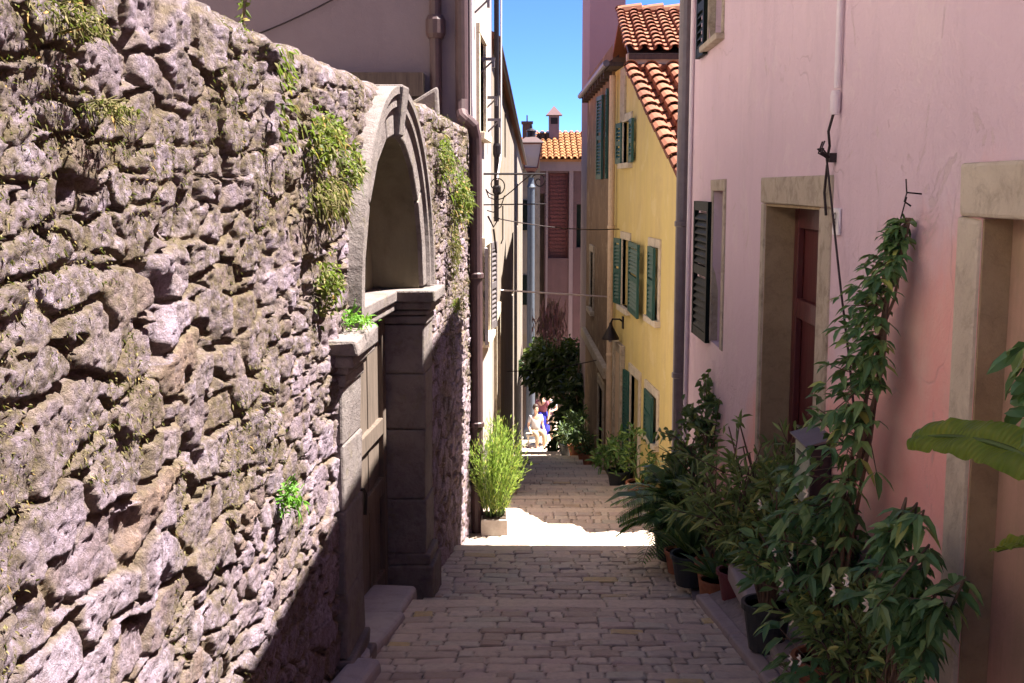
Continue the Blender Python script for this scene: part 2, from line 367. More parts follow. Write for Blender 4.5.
# ------------------------------------------------------------------ mesh builder
class MB:
    def __init__(s, tf=None): s.v = []; s.f = []; s.tf = tf
    def add(s, vs, fs):
        o = len(s.v)
        s.v += [tuple(s.tf(*p)) if s.tf else tuple(p) for p in vs]
        s.f += [tuple(i + o for i in f) for f in fs]
    def box(s, x0, x1, y0, y1, z0, z1, j=0.0):
        vs = [(x, y, z) for z in (z0, z1) for y in (y0, y1) for x in (x0, x1)]
        if j: vs = [tuple(c + random.uniform(-j, j) for c in p) for p in vs]
        s.add(vs, [(0, 2, 3, 1), (4, 5, 7, 6), (0, 1, 5, 4), (2, 6, 7, 3), (0, 4, 6, 2), (1, 3, 7, 5)])
        return s
    def quad(s, a, b, c, d): s.add([a, b, c, d], [(0, 1, 2, 3)])
    def prism(s, loop, off):
        n = len(loop); o = Vector(off)
        vs = [tuple(p) for p in loop] + [tuple(Vector(p) + o) for p in loop]
        s.add(vs, [tuple(range(n)), tuple(range(2 * n - 1, n - 1, -1))] + [(i, (i + 1) % n, n + (i + 1) % n, n + i) for i in range(n)])
    def tube(s, path, r, n=8, cap=True):
        path = [Vector(p) for p in path]; m = len(path)
        rs = r if hasattr(r, '__len__') else [r] * m
        up = None; vs = []
        for i, p in enumerate(path):
            t = (path[min(i + 1, m - 1)] - path[max(i - 1, 0)]).normalized()
            if up is None:
                up = t.cross(Vector((0, 0, 1)))
                if up.length < 1e-3: up = t.cross(Vector((0, 1, 0)))
                up.normalize()
            up = (up - t * up.dot(t))
            if up.length < 1e-5: up = t.orthogonal()
            up.normalize(); b = t.cross(up)
            vs += [tuple(p + (up * math.cos(2 * math.pi * k / n) + b * math.sin(2 * math.pi * k / n)) * rs[i]) for k in range(n)]
        fs = [(i * n + k, i * n + (k + 1) % n, (i + 1) * n + (k + 1) % n, (i + 1) * n + k) for i in range(m - 1) for k in range(n)]
        if cap: fs += [tuple(range(n - 1, -1, -1)), tuple(range((m - 1) * n, m * n))]
        s.add(vs, fs); return s
    def lathe(s, prof, cx, cy, n=24):
        vs = []; m = len(prof)
        for r, z in prof:
            vs += [(cx + r * math.cos(2 * math.pi * k / n), cy + r * math.sin(2 * math.pi * k / n), z) for k in range(n)]
        fs = [(i * n + k, i * n + (k + 1) % n, (i + 1) * n + (k + 1) % n, (i + 1) * n + k) for i in range(m - 1) for k in range(n)]
        fs += [tuple(range(n - 1, -1, -1)), tuple(range((m - 1) * n, m * n))]
        s.add(vs, fs); return s
    def leaf(s, p, d, L, W, droop=0.3, nrm=None, fold=0.25):
        p = Vector(p); d = Vector(d).normalized()
        side = d.cross(Vector(nrm) if nrm is not None else Vector((0, 0, 1)))
        if side.length < 1e-3: side = Vector((1, 0, 0))
        side.normalize(); nn = side.cross(d)
        dn = Vector((0, 0, -1))
        a = p + d * L * 0.33 + dn * droop * L * 0.06; b = p + d * L * 0.7 + dn * droop * L * 0.28; t = p + d * L + dn * droop * L * 0.6
        w1 = side * W * 0.5; w2 = side * W * 0.38; up = nn * W * fold
        s.add([p, a + w1 + up, a, a - w1 + up, b + w2 + up, b, b - w2 + up, t],
              [(0, 2, 1), (0, 3, 2), (1, 2, 5, 4), (2, 3, 6, 5), (4, 5, 7), (5, 6, 7)])
    def build(s, name, mat, parent=None, smooth=False, bevel=0.0, kind=None, seg=2):
        me = bpy.data.meshes.new(name)
        off = wloc(parent) if parent else Vector((0, 0, 0))
        vs = np.array(s.v, dtype=np.float64).reshape(-1, 3) - np.array(off)
        me.from_pydata([tuple(x) for x in vs], [], s.f)
        if isinstance(mat, str): mat = M[mat]
        me.materials.append(mat)
        if bevel or True:
            bm = bmesh.new(); bm.from_mesh(me)
            if len(s.f) < 30000: bmesh.ops.recalc_face_normals(bm, faces=bm.faces)
            bm.to_mesh(me); bm.free()
        if smooth:
            for p in me.polygons: p.use_smooth = True
        o = bpy.data.objects.new(name, me); C.objects.link(o)
        if bevel:
            mo = o.modifiers.new('bevel', 'BEVEL'); mo.width = bevel; mo.segments = seg; mo.limit_method = 'ANGLE'; mo.angle_limit = R(40)
        if parent: o.parent = parent
        if kind: o['kind'] = kind
        return o

def wloc(o):
    v = Vector((0, 0, 0))
    while o: v += o.location; o = o.parent
    return v
def tag(o, label, cat, group=None, kind=None):
    o['label'] = label; o['category'] = cat
    if group: o['group'] = group
    if kind: o['kind'] = kind
    return o
def thing(name, label, cat, loc=(0, 0, 0), group=None):
    o = bpy.data.objects.new(name, None); C.objects.link(o); o.location = loc
    o.empty_display_size = 0.1
    return tag(o, label, cat, group)
def struct(o, label=None):
    o['kind'] = 'structure'
    if label: o['label'] = label
    return o
def grid_mesh(name, X, Y, Z, mat, mask=None, keep=None, parent=None, smooth=False):
    n, m = X.shape
    idx = np.arange(n * m).reshape(n, m)
    q = np.stack([idx[:-1, :-1], idx[1:, :-1], idx[1:, 1:], idx[:-1, 1:]], -1).reshape(-1, 4)
    if keep is not None:
        kq = (keep[:-1, :-1] & keep[1:, :-1] & keep[1:, 1:] & keep[:-1, 1:]).reshape(-1)
        q = q[kq]
    off = np.array(wloc(parent)) if parent else np.zeros(3)
    co = (np.stack([X, Y, Z], -1).reshape(-1, 3) - off).astype(np.float32)
    me = bpy.data.meshes.new(name)
    me.vertices.add(n * m); me.vertices.foreach_set('co', co.ravel())
    me.loops.add(len(q) * 4); me.loops.foreach_set('vertex_index', q.ravel().astype(np.int32))
    me.polygons.add(len(q)); me.polygons.foreach_set('loop_start', np.arange(0, len(q) * 4, 4, dtype=np.int32))
    me.polygons.foreach_set('loop_total', np.full(len(q), 4, dtype=np.int32))
    me.update(calc_edges=True); me.validate()
    if mask is not None:
        ca = me.color_attributes.new('mask', 'FLOAT_COLOR', 'POINT')
        a = np.concatenate([mask.reshape(-1, 3), np.ones((n * m, 1))], 1).astype(np.float32)
        ca.data.foreach_set('color', a.ravel())
    me.materials.append(M[mat] if isinstance(mat, str) else mat)
    if smooth: me.polygons.foreach_set('use_smooth', np.ones(len(q), dtype=bool))
    o = bpy.data.objects.new(name, me); C.objects.link(o)
    if parent: o.parent = parent
    return o

# wall planes: (s = distance along the street, d = offset towards the street, z)
def LW(s, d, z): return (-1.2 + 0.0765 * s + d, s, z)         # garden wall, left
def RW(s, d, z): return (1.3 + 0.02 * s - d, s, z)            # pink house, right
def YW(s, d, z): return (2.654 - 0.058 * s - d, s, z)         # yellow house, right
def W1(s, d, z): return (-0.85 + 0.0435 * s + d, s, z)        # white house, left
def W2(s, d, z): return (-0.69 + 0.03 * s + d, s, z)          # weathered house, left
def SW(s, d, z): return (1.63 - 0.004 * s - d, s, z)          # brown stone house, right

def holed_wall(tf, s0, s1, z0, top, holes, rev, mb=None):
    """front skin with real openings: holes = (sa, sb, za, zb); reveals go back by rev"""
    mb = mb or MB(tf)
    topf = top if callable(top) else (lambda s: top)
    ss = sorted({s0, s1, *[h[0] for h in holes], *[h[1] for h in holes]})
    zs0 = sorted({z0, *[h[2] for h in holes], *[h[3] for h in holes]})
    for a, b in zip(ss[:-1], ss[1:]):
        zs = [z for z in zs0 if z < min(topf(a), topf(b)) - 1e-4]
        for i, z in enumerate(zs):
            z2a = zs[i + 1] if i + 1 < len(zs) else topf(a)
            z2b = zs[i + 1] if i + 1 < len(zs) else topf(b)
            mid = ((a + b) / 2, (z + min(z2a, z2b)) / 2)
            if any(h[0] < mid[0] < h[1] and h[2] < mid[1] < h[3] for h in holes): continue
            mb.quad((a, 0, z), (b, 0, z), (b, 0, z2b), (a, 0, z2a))
    for sa, sb, za, zb in holes:
        mb.quad((sa, 0, za), (sa, 0, zb), (sa, -rev, zb), (sa, -rev, za))
        mb.quad((sb, 0, za), (sb, 0, zb), (sb, -rev, zb), (sb, -rev, za))
        mb.quad((sa, 0, zb), (sb, 0, zb), (sb, -rev, zb), (sa, -rev, zb))
        mb.quad((sa, 0, za), (sb, 0, za), (sb, -rev, za), (sa, -rev, za))
    return mb

def shutter(parent, tf, hinge, sgn, wd, z0, z1, ang, mat, name='shutter', th=0.035, pitch=0.055, d0=0.012):
    ca, sa = math.cos(ang), math.sin(ang)
    def t2(a, b, z): return tf(hinge + sgn * (a * ca - b * sa * 0), d0 + a * sa + b * max(ca, 0.3) , z) if ang < 0.9 else tf(hinge + sgn * (a * ca + b), d0 + a * sa, z)
    mb = MB(t2); e = 0.05
    mb.box(0, e, 0, th, z0, z1); mb.box(wd - e, wd, 0, th, z0, z1)
    zm = (z0 + z1) / 2
    for za, zb in ((z0, z0 + .07), (zm - .035, zm + .035), (z1 - .07, z1)): mb.box(e + .001, wd - e - .001, 0.002, th - .002, za, zb)
    z = z0 + .075
    while z < z1 - .1:
        if abs(z + .02 - zm) > .06:
            mb.add([(e, 0.004, z + .04), (wd - e, 0.004, z + .04), (wd - e, th - .004, z), (e, th - .004, z),
                    (e, 0.004, z + .05), (wd - e, 0.004, z + .05), (wd - e, th - .004, z + .01), (e, th - .004, z + .01)],
                   [(0, 1, 2, 3), (7, 6, 5, 4), (0, 4, 5, 1), (2, 6, 7, 3), (1, 5, 6, 2), (3, 7, 4, 0)])
        z += pitch
    return mb.build(name, mat, parent)

def stone_frame(tf, sa, sb, za, zb, wd, d0, d1, sill=True, j=0.0):
    mb = MB(tf)
    mb.box(sa - wd, sa, d0, d1, za, zb, j); mb.box(sb, sb + wd, d0, d1, za, zb, j)
    mb.box(sa - wd, sb + wd, d0, d1 + .004, zb, zb + wd, j)
    if sill: mb.box(sa - wd - .02, sb + wd + .02, d0, d1 + .05, za - wd * .7, za, j)
    return mb

# ------------------------------------------------------------------ ground
def gz(Y):
    Y = np.asarray(Y, float)
    z = np.where(Y < 7.0, -2.58 + .16 * (7 - Y), -2.70 - .128 * (Y - 7.0))
    k = np.floor((Y - 9.5) / 1.55); r = (Y - 9.5) - k * 1.55
    st = -3.14 - k * .279 - .0961 * r
    z = np.where(Y >= 9.5, st, z)
    z25 = -3.14 - 10 * .279
    z = np.where(Y >= 25, z25 - .42 * (np.minimum(Y, 29) - 25), z)
    z = np.where(Y >= 29, z25 - 1.68 - .085 * (np.minimum(Y, 60) - 29), z)
    return np.where(Y > 60, z25 - 1.68 - .085 * 31, z)
def g(Y): return float(gz(Y))

yy = np.concatenate([np.linspace(-300, -10, 6), np.linspace(-8, 70, 160), np.linspace(80, 900, 10)])
xx = np.array([-900, -300, -60, -20, -8, -4, -2.2, -1.4, 1.6, 2.5, 4, 8, 20, 60, 300, 900.])
GX, GY = np.meshgrid(xx, yy, indexing='xy')
GZ = np.where(GY < 7, -2.58 + .16 * (7 - np.maximum(GY, -6)), -2.7 - .19 * (np.clip(GY, 7, 40) - 7)) - .35
struct(grid_mesh('ground', GX, GY, GZ, 'terrain'), 'dry earth ground under the sloping lane')

def make_street():
    rng = np.random.RandomState(3)
    edges = [7.0, 9.5] + [9.5 + 1.55 * k for k in range(1, 11)]
    ys = np.concatenate([np.arange(-3, 3.4, .12), np.arange(3.4, 9.5, .0125), np.arange(9.5, 25, .032), np.arange(25, 46, .2)])
    ys = np.concatenate([ys, [e - 2e-4 for e in edges], [e + 2e-4 for e in edges]])
    ys = np.unique(ys)
    ys = ys[np.all([np.abs(ys - e) > 1e-4 for e in edges], 0)]
    us = np.linspace(0, 1, 190)
    XL = np.interp(ys, [-3, 5.2, 10.7, 14, 25, 34, 46], [-1.5, -.74, -.42, -.30, -.05, .2, -1.5])
    XR = np.interp(ys, [-3, 5, 7, 10, 12.6, 18, 25, 30, 46], [1.17, 1.17, 1.19, 1.56, 1.98, 1.64, 1.66, 4, 5])
    X = XL[:, None] + (XR - XL)[:, None] * us[None, :]
    Y = np.repeat(ys[:, None], len(us), 1)
    # courses
    rb = [-3.2]; slabrow = [False]
    marks = edges + [46.5]
    for e in marks:
        slabw = .235 if e < 46 else 0
        lim = e - slabw
        n = max(1, int(round((lim - rb[-1]) / (.135 if e < 9.6 else .2))))
        wts = rng.uniform(.75, 1.25, n); wts = np.cumsum(wts) / wts.sum()
        base = rb[-1]
        for q in wts: rb.append(base + q * (lim - base)); slabrow.append(False)
        if slabw: rb.append(e); slabrow[-1] = True; slabrow.append(False)
    rb = np.array(rb)
    wy = Y + .018 * fbm(X * 2.2, Y * 2.2, 3, 5) + .008 * fbm(X * 9, Y * 9, 2, 6)
    near = np.min(np.abs(Y[..., None] - np.array(edges)[None, None, :]), -1)
    wy = np.where(near < .24, Y, wy)
    row = np.clip(np.searchsorted(rb, wy, side='right') - 1, 0, len(rb) - 2)
    H = np.zeros_like(X); tone = np.zeros_like(X); mort = np.zeros_like(X); slab = np.zeros_like(X)
    for r in range(len(rb) - 1):
        mk = row == r
        if not mk.any(): continue
        sl = slabrow[r]
        L = .62 if sl else .155
        js = [-2.2 + rng.uniform(0, L)]
        while js[-1] < 6: js.append(js[-1] + L * (rng.uniform(.75, 1.3) if sl else rng.choice([.55, .8, 1.0, 1.25, 1.7])))
        js = np.array(js)
        x = X[mk] + .012 * fbm(X[mk] * 8, Y[mk] * 8, 2, 9); y = wy[mk]
        c = np.clip(np.searchsorted(js, x, side='right') - 1, 0, len(js) - 2)
        ex = np.minimum(x - js[c], js[c + 1] - x); ey = np.minimum(y - rb[r], rb[r + 1] - y)
        if sl: ey = np.where(y > (rb[r] + rb[r + 1]) / 2, .1, ey)
        rr = np.where(sl, .02, .016)
        qx = np.clip(1 - ex / rr, 0, 1); qy = np.clip(1 - ey / rr, 0, 1)
        e = 1 - np.sqrt(qx ** 2 + qy ** 2)
        hs = rng.uniform(-.006, .007, len(js)); tn = rng.uniform(0, 1, len(js)); tl = rng.uniform(-.05, .05, (2, len(js)))
        bumpy = .005 * fbm(x * 18, y * 18, 3, 11)
        gapw = .12 + .5 * vnoise(x * 3, y * 3, 40)
        hh = np.where(sl, .010, .0125) * sstep(0, .75 if not sl else .4, e) + (0 if sl else 1) * (hs[c] + tl[0][c] * (x - (js[c] + js[c + 1]) / 2)) + bumpy * (.5 if sl else 1)
        H[mk] = hh; tone[mk] = tn[c]; mort[mk] = 1 - sstep(.0, .22 + .5 * gapw, e); slab[mk] = 1.0 if sl else 0
    wear = .02 * fbm(X * .9, Y * .9, 3, 20)
    Z = gz(Y) + H - .015 + wear
    return struct(grid_mesh('street', X, Y, Z, 'cobble', np.stack([tone, mort, slab], -1)), 'cobbled lane descending in low ramps and steps')
make_street()

# kerb and sloping pavement strip on the right
for y0, y1 in ((-3, 3.4), (3.4, 4.75), (4.76, 5.9), (5.91, 6.98)):
    mb = MB()
    a, b = g(y0), g(y1 - .01)
    mb.add([(1.16, y0, a - .3), (1.24, y0, a - .3), (1.24, y1, b - .3), (1.16, y1, b - .3),
            (1.16, y0, a + .035), (1.24, y0, a + .045), (1.24, y1, b + .045), (1.16, y1, b + .035)],
           [(0, 1, 2, 3), (4, 5, 6, 7), (0, 1, 5, 4), (1, 2, 6, 5), (2, 3, 7, 6), (3, 0, 4, 7)])
    struct(mb.build('kerb', 'kerb', bevel=.012))
ys = np.concatenate([np.arange(-3, 3.4, .2), np.arange(3.4, 7.0, .016)]); us = np.linspace(0, 1, 22)
Y = np.repeat(ys[:, None], 22, 1); X = 1.242 + (1.3 + .02 * Y + .01 - 1.242) * us[None, :]
q = (Y * 1.0 + X * .55) / .075
fr = np.abs(q - np.floor(q) - .5) * 2
Z = gz(np.minimum(Y, 6.99)) + .03 + .10 * us[None, :] - .012 * sstep(.75, 1.0, fr) + .012 * fbm(X * 12, Y * 12, 3, 31)
struct(grid_mesh('pavement', X, Y, Z, 'pave'), 'sloping strip of narrow setts beside the pink house')
ys = np.linspace(7.01, 10.2, 60); Y = np.repeat(ys[:, None], 16, 1)
X = np.interp(Y, [7, 10], [1.18, 1.55]) + us[None, :16] / us[15] * .4 - .02
struct(grid_mesh('pavement', X, Y, gz(np.minimum(Y, 9.49)) + .02 + .02 * fbm(X * 5, Y * 5, 3, 33), 'pave'))
# side alley between the pink and yellow houses
ys = np.linspace(9.86, 13.2, 20); xs = np.linspace(1.45, 9, 20); X, Y = np.meshgrid(xs, ys, indexing='xy')
struct(grid_mesh('alley', X, Y, -3.16 - .12 * (Y - 9.86) + .02 * fbm(X * 4, Y * 4, 3, 35), 'slab'), 'paved side alley between the pink and the yellow house')

# ------------------------------------------------------------------ garden wall (left) with its portal
PC, PZ, PR = 6.72, -0.66, 0.97          # portal centre, springing height, arch radius
def wall_relief(S, Z):
    """relief of the rubble face (m, towards the street) and its masks"""
    ws = S + .10 * fbm(S * 2.3, Z * 2.3, 3, 51) + .03 * fbm(S * 9, Z * 9, 2, 52)
    wz = Z + .10 * fbm(S * 2.3, Z * 2.3, 3, 53) + .03 * fbm(S * 9, Z * 9, 2, 54) - .10 * S * .35
    def cells(cs, cz, seed):
        a = ws / cs; b = wz / cz
        a = a + .5 * (np.floor(b) % 2)
        ia = np.floor(a); ib = np.floor(b)
        f1 = np.full(S.shape, 9.); f2 = np.full(S.shape, 9.); cid = np.zeros(S.shape); px = np.zeros(S.shape); pz = np.zeros(S.shape)
        for di in (-1, 0, 1):
            for dj in (-1, 0, 1):
                ja = ia + di; jb = ib + dj
                ox = ja + .5 + .8 * (_hash(ja, jb, seed) - .5); oz = jb + .5 + .8 * (_hash(ja, jb, seed + 1) - .5)
                dx = a - ox; dz = b - oz
                dd = np.sqrt((np.abs(dx) ** 2.6 + np.abs(dz * 1.0) ** 2.6) ** (2 / 2.6))
                lt = dd < f1
                f2 = np.where(lt, f1, np.minimum(f2, dd))
                cid = np.where(lt, _hash(ja, jb, seed + 2), cid); px = np.where(lt, dx, px); pz = np.where(lt, dz, pz)
                f1 = np.where(lt, dd, f1)
        return f2 - f1, cid, px, pz
    eA, cA, pxA, pzA = cells(.29, .15, 100)
    eB, cB, pxB, pzB = cells(.15, .09, 200)
    small = sstep(.0, .12, fbm(S * 1.1, Z * 1.4, 3, 61) + .03 + .04 * (S - 4))
    eA2 = sstep(.02, .17, eA); eB2 = sstep(.02, .22, eB)
    hA = (.014 + .020 * cA) * eA2 + (pxA * (cA * 7 % 1 - .5) * .035 + pzA * ((cA * 13) % 1 - .5) * .035) * eA2
    hB = (.010 + .018 * cB) * eB2 + (pxB * (cB * 7 % 1 - .5) * .03 + pzB * ((cB * 13) % 1 - .5) * .03) * eB2
    h = hA * (1 - small) + hB * small
    edge = eA * (1 - small) + eB * small
    tone = cA * (1 - small) + cB * small
    # zone where render and roots hang in vertical streaks
    zone = sstep(2.4, 3.6, S) * sstep(-1.35, -.75, Z + .25 * fbm(S * 1.5, Z * 1.5, 2, 66)) * .85 + .15
    streak = fbm(S * 17 + 1.5 * fbm(S * 4, Z * 4, 2, 71), Z * 2.2, 4, 70)
    streak2 = fbm(S * 40, Z * 4.5, 3, 73)
    h = h * (1 - .45 * zone) + zone * (.050 * streak + .034 * streak2)
    rough = fbm(S * 11, Z * 11, 5, 80, .62)
    ridg = 1 - np.abs(fbm(S * 6, Z * 6, 4, 84)) * 4
    crag = np.abs(fbm(S * 9 + .6 * rough, Z * 11, 4, 86, .6)) * 2
    joint = (1 - sstep(0, .13, edge)) * sstep(.35, .62, vnoise(S * 5.5, Z * 7.5, 88) + .12)
    h = h - .019 * joint + .011 * rough - .008 * crag + .014 * fbm(S * 40, Z * 46, 4, 81, .75) + .008 * fbm(S * 75, Z * 85, 2, 89) + .02 * fbm(S * 1.2, Z * 1.2, 3, 82) - .018
    # holes where stones have fallen out
    hole = sstep(.17, .27, fbm(S * 4.2 + 3, Z * 4.6, 3, 90)) * sstep(-1.9, -.6, Z + .3 * fbm(S, Z, 2, 91))
    h = h - .04 * hole
    mort = np.clip((1 - sstep(.06, .24, edge)) * (1 - .6 * joint) + .35 * zone * sstep(0, .2, -streak), 0, 1)
    moss = np.clip(sstep(-.08, .14, fbm(S * 3.1, Z * 3.3, 5, 95) + .20 * sstep(-1.2, .2, Z) - .06 + .12 * zone) + .3 * hole, 0, 1) * .9
    moss = np.maximum(moss * sstep(-2.2, -1.0, Z + .5), .35 * (1 - sstep(.05, .25, edge)))
    return h, tone, mort, moss

gw = thing('garden_wall', 'tall weathered rubble stone wall with moss and dry weeds along the left of the lane', 'wall', LW(6, 0, -2.4))
ss = [1.35]
while ss[-1] < 10.66: ss.append(ss[-1] + max(.0058, .0024 * ss[-1]))
ss = np.array(ss); zz = np.concatenate([np.arange(-3.6, -1.9, .012), np.arange(-1.9, .5, .0062)])
Scol = np.concatenate([ss, [ss[-1] + .001] * 3]); ns = len(ss)
cap_d = [-.02, -.05, -.09, -.14, -.2, -.27, -.34, -.41, -.47, -.5, -.5]
cap_z = [.53, .555, .57, .575, .58, .58, .575, .57, .55, .5, -4.0]
nz = len(zz)
S = np.repeat(Scol[:, None], nz + len(cap_d), 1)
Zb = np.concatenate([zz, cap_z]); Z = np.repeat(Zb[None, :], len(Scol), 0)
h, tone, mort, moss = wall_relief(S, Z)
D = h.copy()
ztop = .05 * fbm(S * 2.1, S * 0, 3, 301) + .05 * fbm(S * 7, S * 0, 2, 302)
Z = Z + ztop * sstep(0, .5, Z)
for i, d in enumerate(cap_d):
    D[:, nz + i] = d + (.6 * h[:, nz + i] if i < 8 else 0)
    if i < len(cap_d) - 1: Z[:, nz + i] += .5 * h[:, nz + i]
for k, d in enumerate((-.12, -.3, -.5)): D[ns + k, :] = np.minimum(D[ns + k, :], d)
rr = np.hypot(S - PC, Z - PZ)
inside = ((np.abs(S - PC) < 1.19) & (Z < PZ)) | (rr < 1.13)
inside &= D > -.11
bk = S < 2.0
Zc = np.where(S < 0, Z, Z)
grid_mesh('wall_face', -1.2 + .0765 * S + D, S, Z, 'rubble', np.stack([tone, mort, moss], -1), ~inside, gw)
# plain run of the same wall behind the camera
mb = MB(LW); mb.box(-6, 1.36, -.5, .0, -4, .53); mb.build('wall_run', 'rubble', gw)

# portal
po = thing('stone_portal', 'arched stone portal with pilasters and keystone set into the garden wall', 'portal', LW(PC, 0, -2.62))
def pilaster(sa, sb, zbot, worn):
    mb = MB(LW); zs = [zbot, zbot + .42, zbot + .95, zbot + 1.38, -.90]
    mb.box(sa - .03, sb + .03, -.42, .085, zbot - .2, zbot + .16, .006)
    mb.box(sa - .015, sb + .015, -.42, .06, zbot + .163, zbot + .24, .006)
    zs = [zbot + .243] + [zbot + .243 + (-.90 - zbot - .243) * t for t in (.24, .55, .79, 1.0)]
    for a, b in zip(zs[:-1], zs[1:]): mb.box(sa, sb, -.42, .035, a + .002, b - .002, .005)
    p = mb.build('pilaster', 'portal', po, bevel=.012)
    mb = MB(LW)
    mb.box(sa - .005, sb + .005, -.415, .05, -.897, -.84, .004)
    mb.box(sa - .02, sb + .02, -.415, .065, -.838, -.80, .004)
    mb.box(sa - .05, sb + .05, -.415, .09, -.798, -.745, .01 if worn else .004)
    mb.box(sa - .085, sb + .085, -.415, .12, -.743, -.668, .02 if worn else .004)
    c = mb.build('capital', 'portal', p, bevel=.012)
    if worn: c['label'] = 'crumbling eroded capital with weeds on it'
    return p
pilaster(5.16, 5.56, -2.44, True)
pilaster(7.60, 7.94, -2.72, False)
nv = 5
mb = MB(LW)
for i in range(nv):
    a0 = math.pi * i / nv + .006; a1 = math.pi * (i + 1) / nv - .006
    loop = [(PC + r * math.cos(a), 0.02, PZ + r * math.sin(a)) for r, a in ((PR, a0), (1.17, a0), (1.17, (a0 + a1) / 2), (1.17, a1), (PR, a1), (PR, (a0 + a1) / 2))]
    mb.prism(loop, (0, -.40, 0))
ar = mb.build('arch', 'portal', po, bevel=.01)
mb = MB(LW); vs = []; fs = []
for i in range(37):
    a = math.pi * i / 36
    vs += [(PC + r * math.cos(a), d, PZ + r * math.sin(a)) for r, d in ((PR + .004, -.01), (PR - .012, -.012), (PR - .012, -.318), (PR + .004, -.318))]
for i in range(36): fs += [(4 * i + k, 4 * i + (k + 1) % 4, 4 * i + 4 + (k + 1) % 4, 4 * i + 4 + k) for k in range(4)]
mb.add(vs, fs); mb.build('soffit', 'tymp', ar)
mb = MB(LW)
n = 40
for r0, r1, d1 in ((1.172, 1.235, .06), (1.10, 1.168, .042)):
    vs = []; fs = []
    for i in range(n + 1):
        a = math.pi * i / n
        for r, d in ((r0, -.05), (r0, d1 - .02), (r0 + .02, d1), (r1, d1), (r1, -.05)):
            vs.append((PC + r * math.cos(a), d, PZ + r * math.sin(a)))
    for i in range(n):
        for k in range(4): fs.append((i * 5 + k, i * 5 + k + 1, i * 5 + 6 + k, i * 5 + 5 + k))
    mb.add(vs, fs)
mb.build('moulding', 'portal', ar)
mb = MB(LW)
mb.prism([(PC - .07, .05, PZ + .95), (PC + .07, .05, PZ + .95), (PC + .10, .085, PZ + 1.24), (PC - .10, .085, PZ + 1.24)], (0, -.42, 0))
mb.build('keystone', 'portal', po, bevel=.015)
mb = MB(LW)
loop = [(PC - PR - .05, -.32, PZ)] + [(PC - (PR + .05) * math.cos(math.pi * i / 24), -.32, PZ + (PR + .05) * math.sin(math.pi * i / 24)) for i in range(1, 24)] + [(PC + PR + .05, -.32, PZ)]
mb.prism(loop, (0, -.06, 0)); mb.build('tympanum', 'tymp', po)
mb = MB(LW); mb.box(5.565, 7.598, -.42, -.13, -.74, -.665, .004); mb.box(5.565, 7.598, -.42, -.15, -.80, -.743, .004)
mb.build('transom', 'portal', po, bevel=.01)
gt = None
for sa, sb in ((5.6, 6.645), (6.652, 7.595)):
    mb = MB(LW); n = 6
    for i in range(n):
        a = sa + .1 + (sb - sa - .2) * i / n; b = sa + .1 + (sb - sa - .2) * (i + 1) / n
        mb.box(a + .003, b - .003, -.285, -.255 + random.uniform(-.004, .004), -2.66, -.82)
    lf = mb.build('gate_leaf', 'gate', po, bevel=.004)
    mb = MB(LW)
    mb.box(sa, sa + .1, -.29, -.225, -2.68, -.805); mb.box(sb - .1, sb, -.29, -.225, -2.68, -.805)
    for z in (-2.66, -2.02, -1.62, -.92): mb.box(sa + .102, sb - .102, -.29, -.228, z, z + .11)
    mb.build('gate_frame', 'gate', lf, bevel=.006)
mb = MB(LW); mb.tube([(6.56, -.225, -1.75), (6.56, -.17, -1.75), (6.56, -.16, -1.78), (6.56, -.165, -1.9)], .012); mb.build('handle', 'iron', po)
for i, (sa, sb, d1) in enumerate(((4.2, 5.3, .17), (5.31, 6.45, .09), (6.46, 7.2, .04))):
    mb = MB(lambda s, d, z: LW(s, d, z + g(min(s, 6.99)))); mb.box(sa, sb, -.26 if i else .02, d1, -.25, .075 - .02 * i, .014)
    (mb.build('threshold', 'slab', po, bevel=.03, seg=3))

# gate passage behind is closed by the leaves; garden wall end meets the tall house

# ------------------------------------------------------------------ left: tall mauve house and white street front
lh = thing('tall_house', 'tall house with shaded mauve gable above the garden wall and whitewashed street front', 'house', (-2, 12, -3.2))
xc = W1(10.75, 0, 0)[0]
mb = MB()
mb.quad((-7, 10.75, -5), (xc, 10.75, -5), (xc, 10.75, 5.2), (-7, 10.75, 5.2))
mb.quad((-7, 10.75, -5), (-7, 15, -5), (-7, 15, 5.2), (-7, 10.75, 5.2))
mb.quad((-7, 15, -5), (W1(14, 0, 0)[0], 14, -5), (W1(14, 0, 0)[0], 14, 5.2), (-7, 15, 5.2))
mb.quad((-7, 10.75, 5.2), (xc, 10.75, 5.2), (W1(14, 0, 0)[0], 14, 5.2), (-7, 15, 5.2))
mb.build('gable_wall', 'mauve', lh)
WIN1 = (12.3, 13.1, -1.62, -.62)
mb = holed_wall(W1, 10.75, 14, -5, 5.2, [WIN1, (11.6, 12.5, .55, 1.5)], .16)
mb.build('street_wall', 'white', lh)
for s0, s1, z0, z1 in (WIN1, (11.6, 12.5, .55, 1.5)):
    f = stone_frame(W1, s0, s1, z0, z1, .10, -.1, .035).build('window', 'frame_pale', lh, bevel=.006)
    mb = MB(W1); mb.box(s0, s1, -.15, -.135, z0, z1); mb.build('pane', 'glass', f)
    mb = MB(W1); c = (s0 + s1) / 2
    for a in (s0, c - .03, s1 - .06): mb.box(a, a + .06, -.134, -.10, z0, z1)
    mb.box(s0 + .061, c - .031, -.133, -.1, z0, z0 + .06); mb.box(s0 + .061, c - .031, -.133, -.1, z1 - .06, z1)
    mb.build('sash', 'maroon', f)
shutter(lh, W1, 12.28, -1, .42, -1.62, -.62, .1, 'greypipe'); shutter(lh, W1, 13.12, 1, .42, -1.62, -.62, .1, 'greypipe')
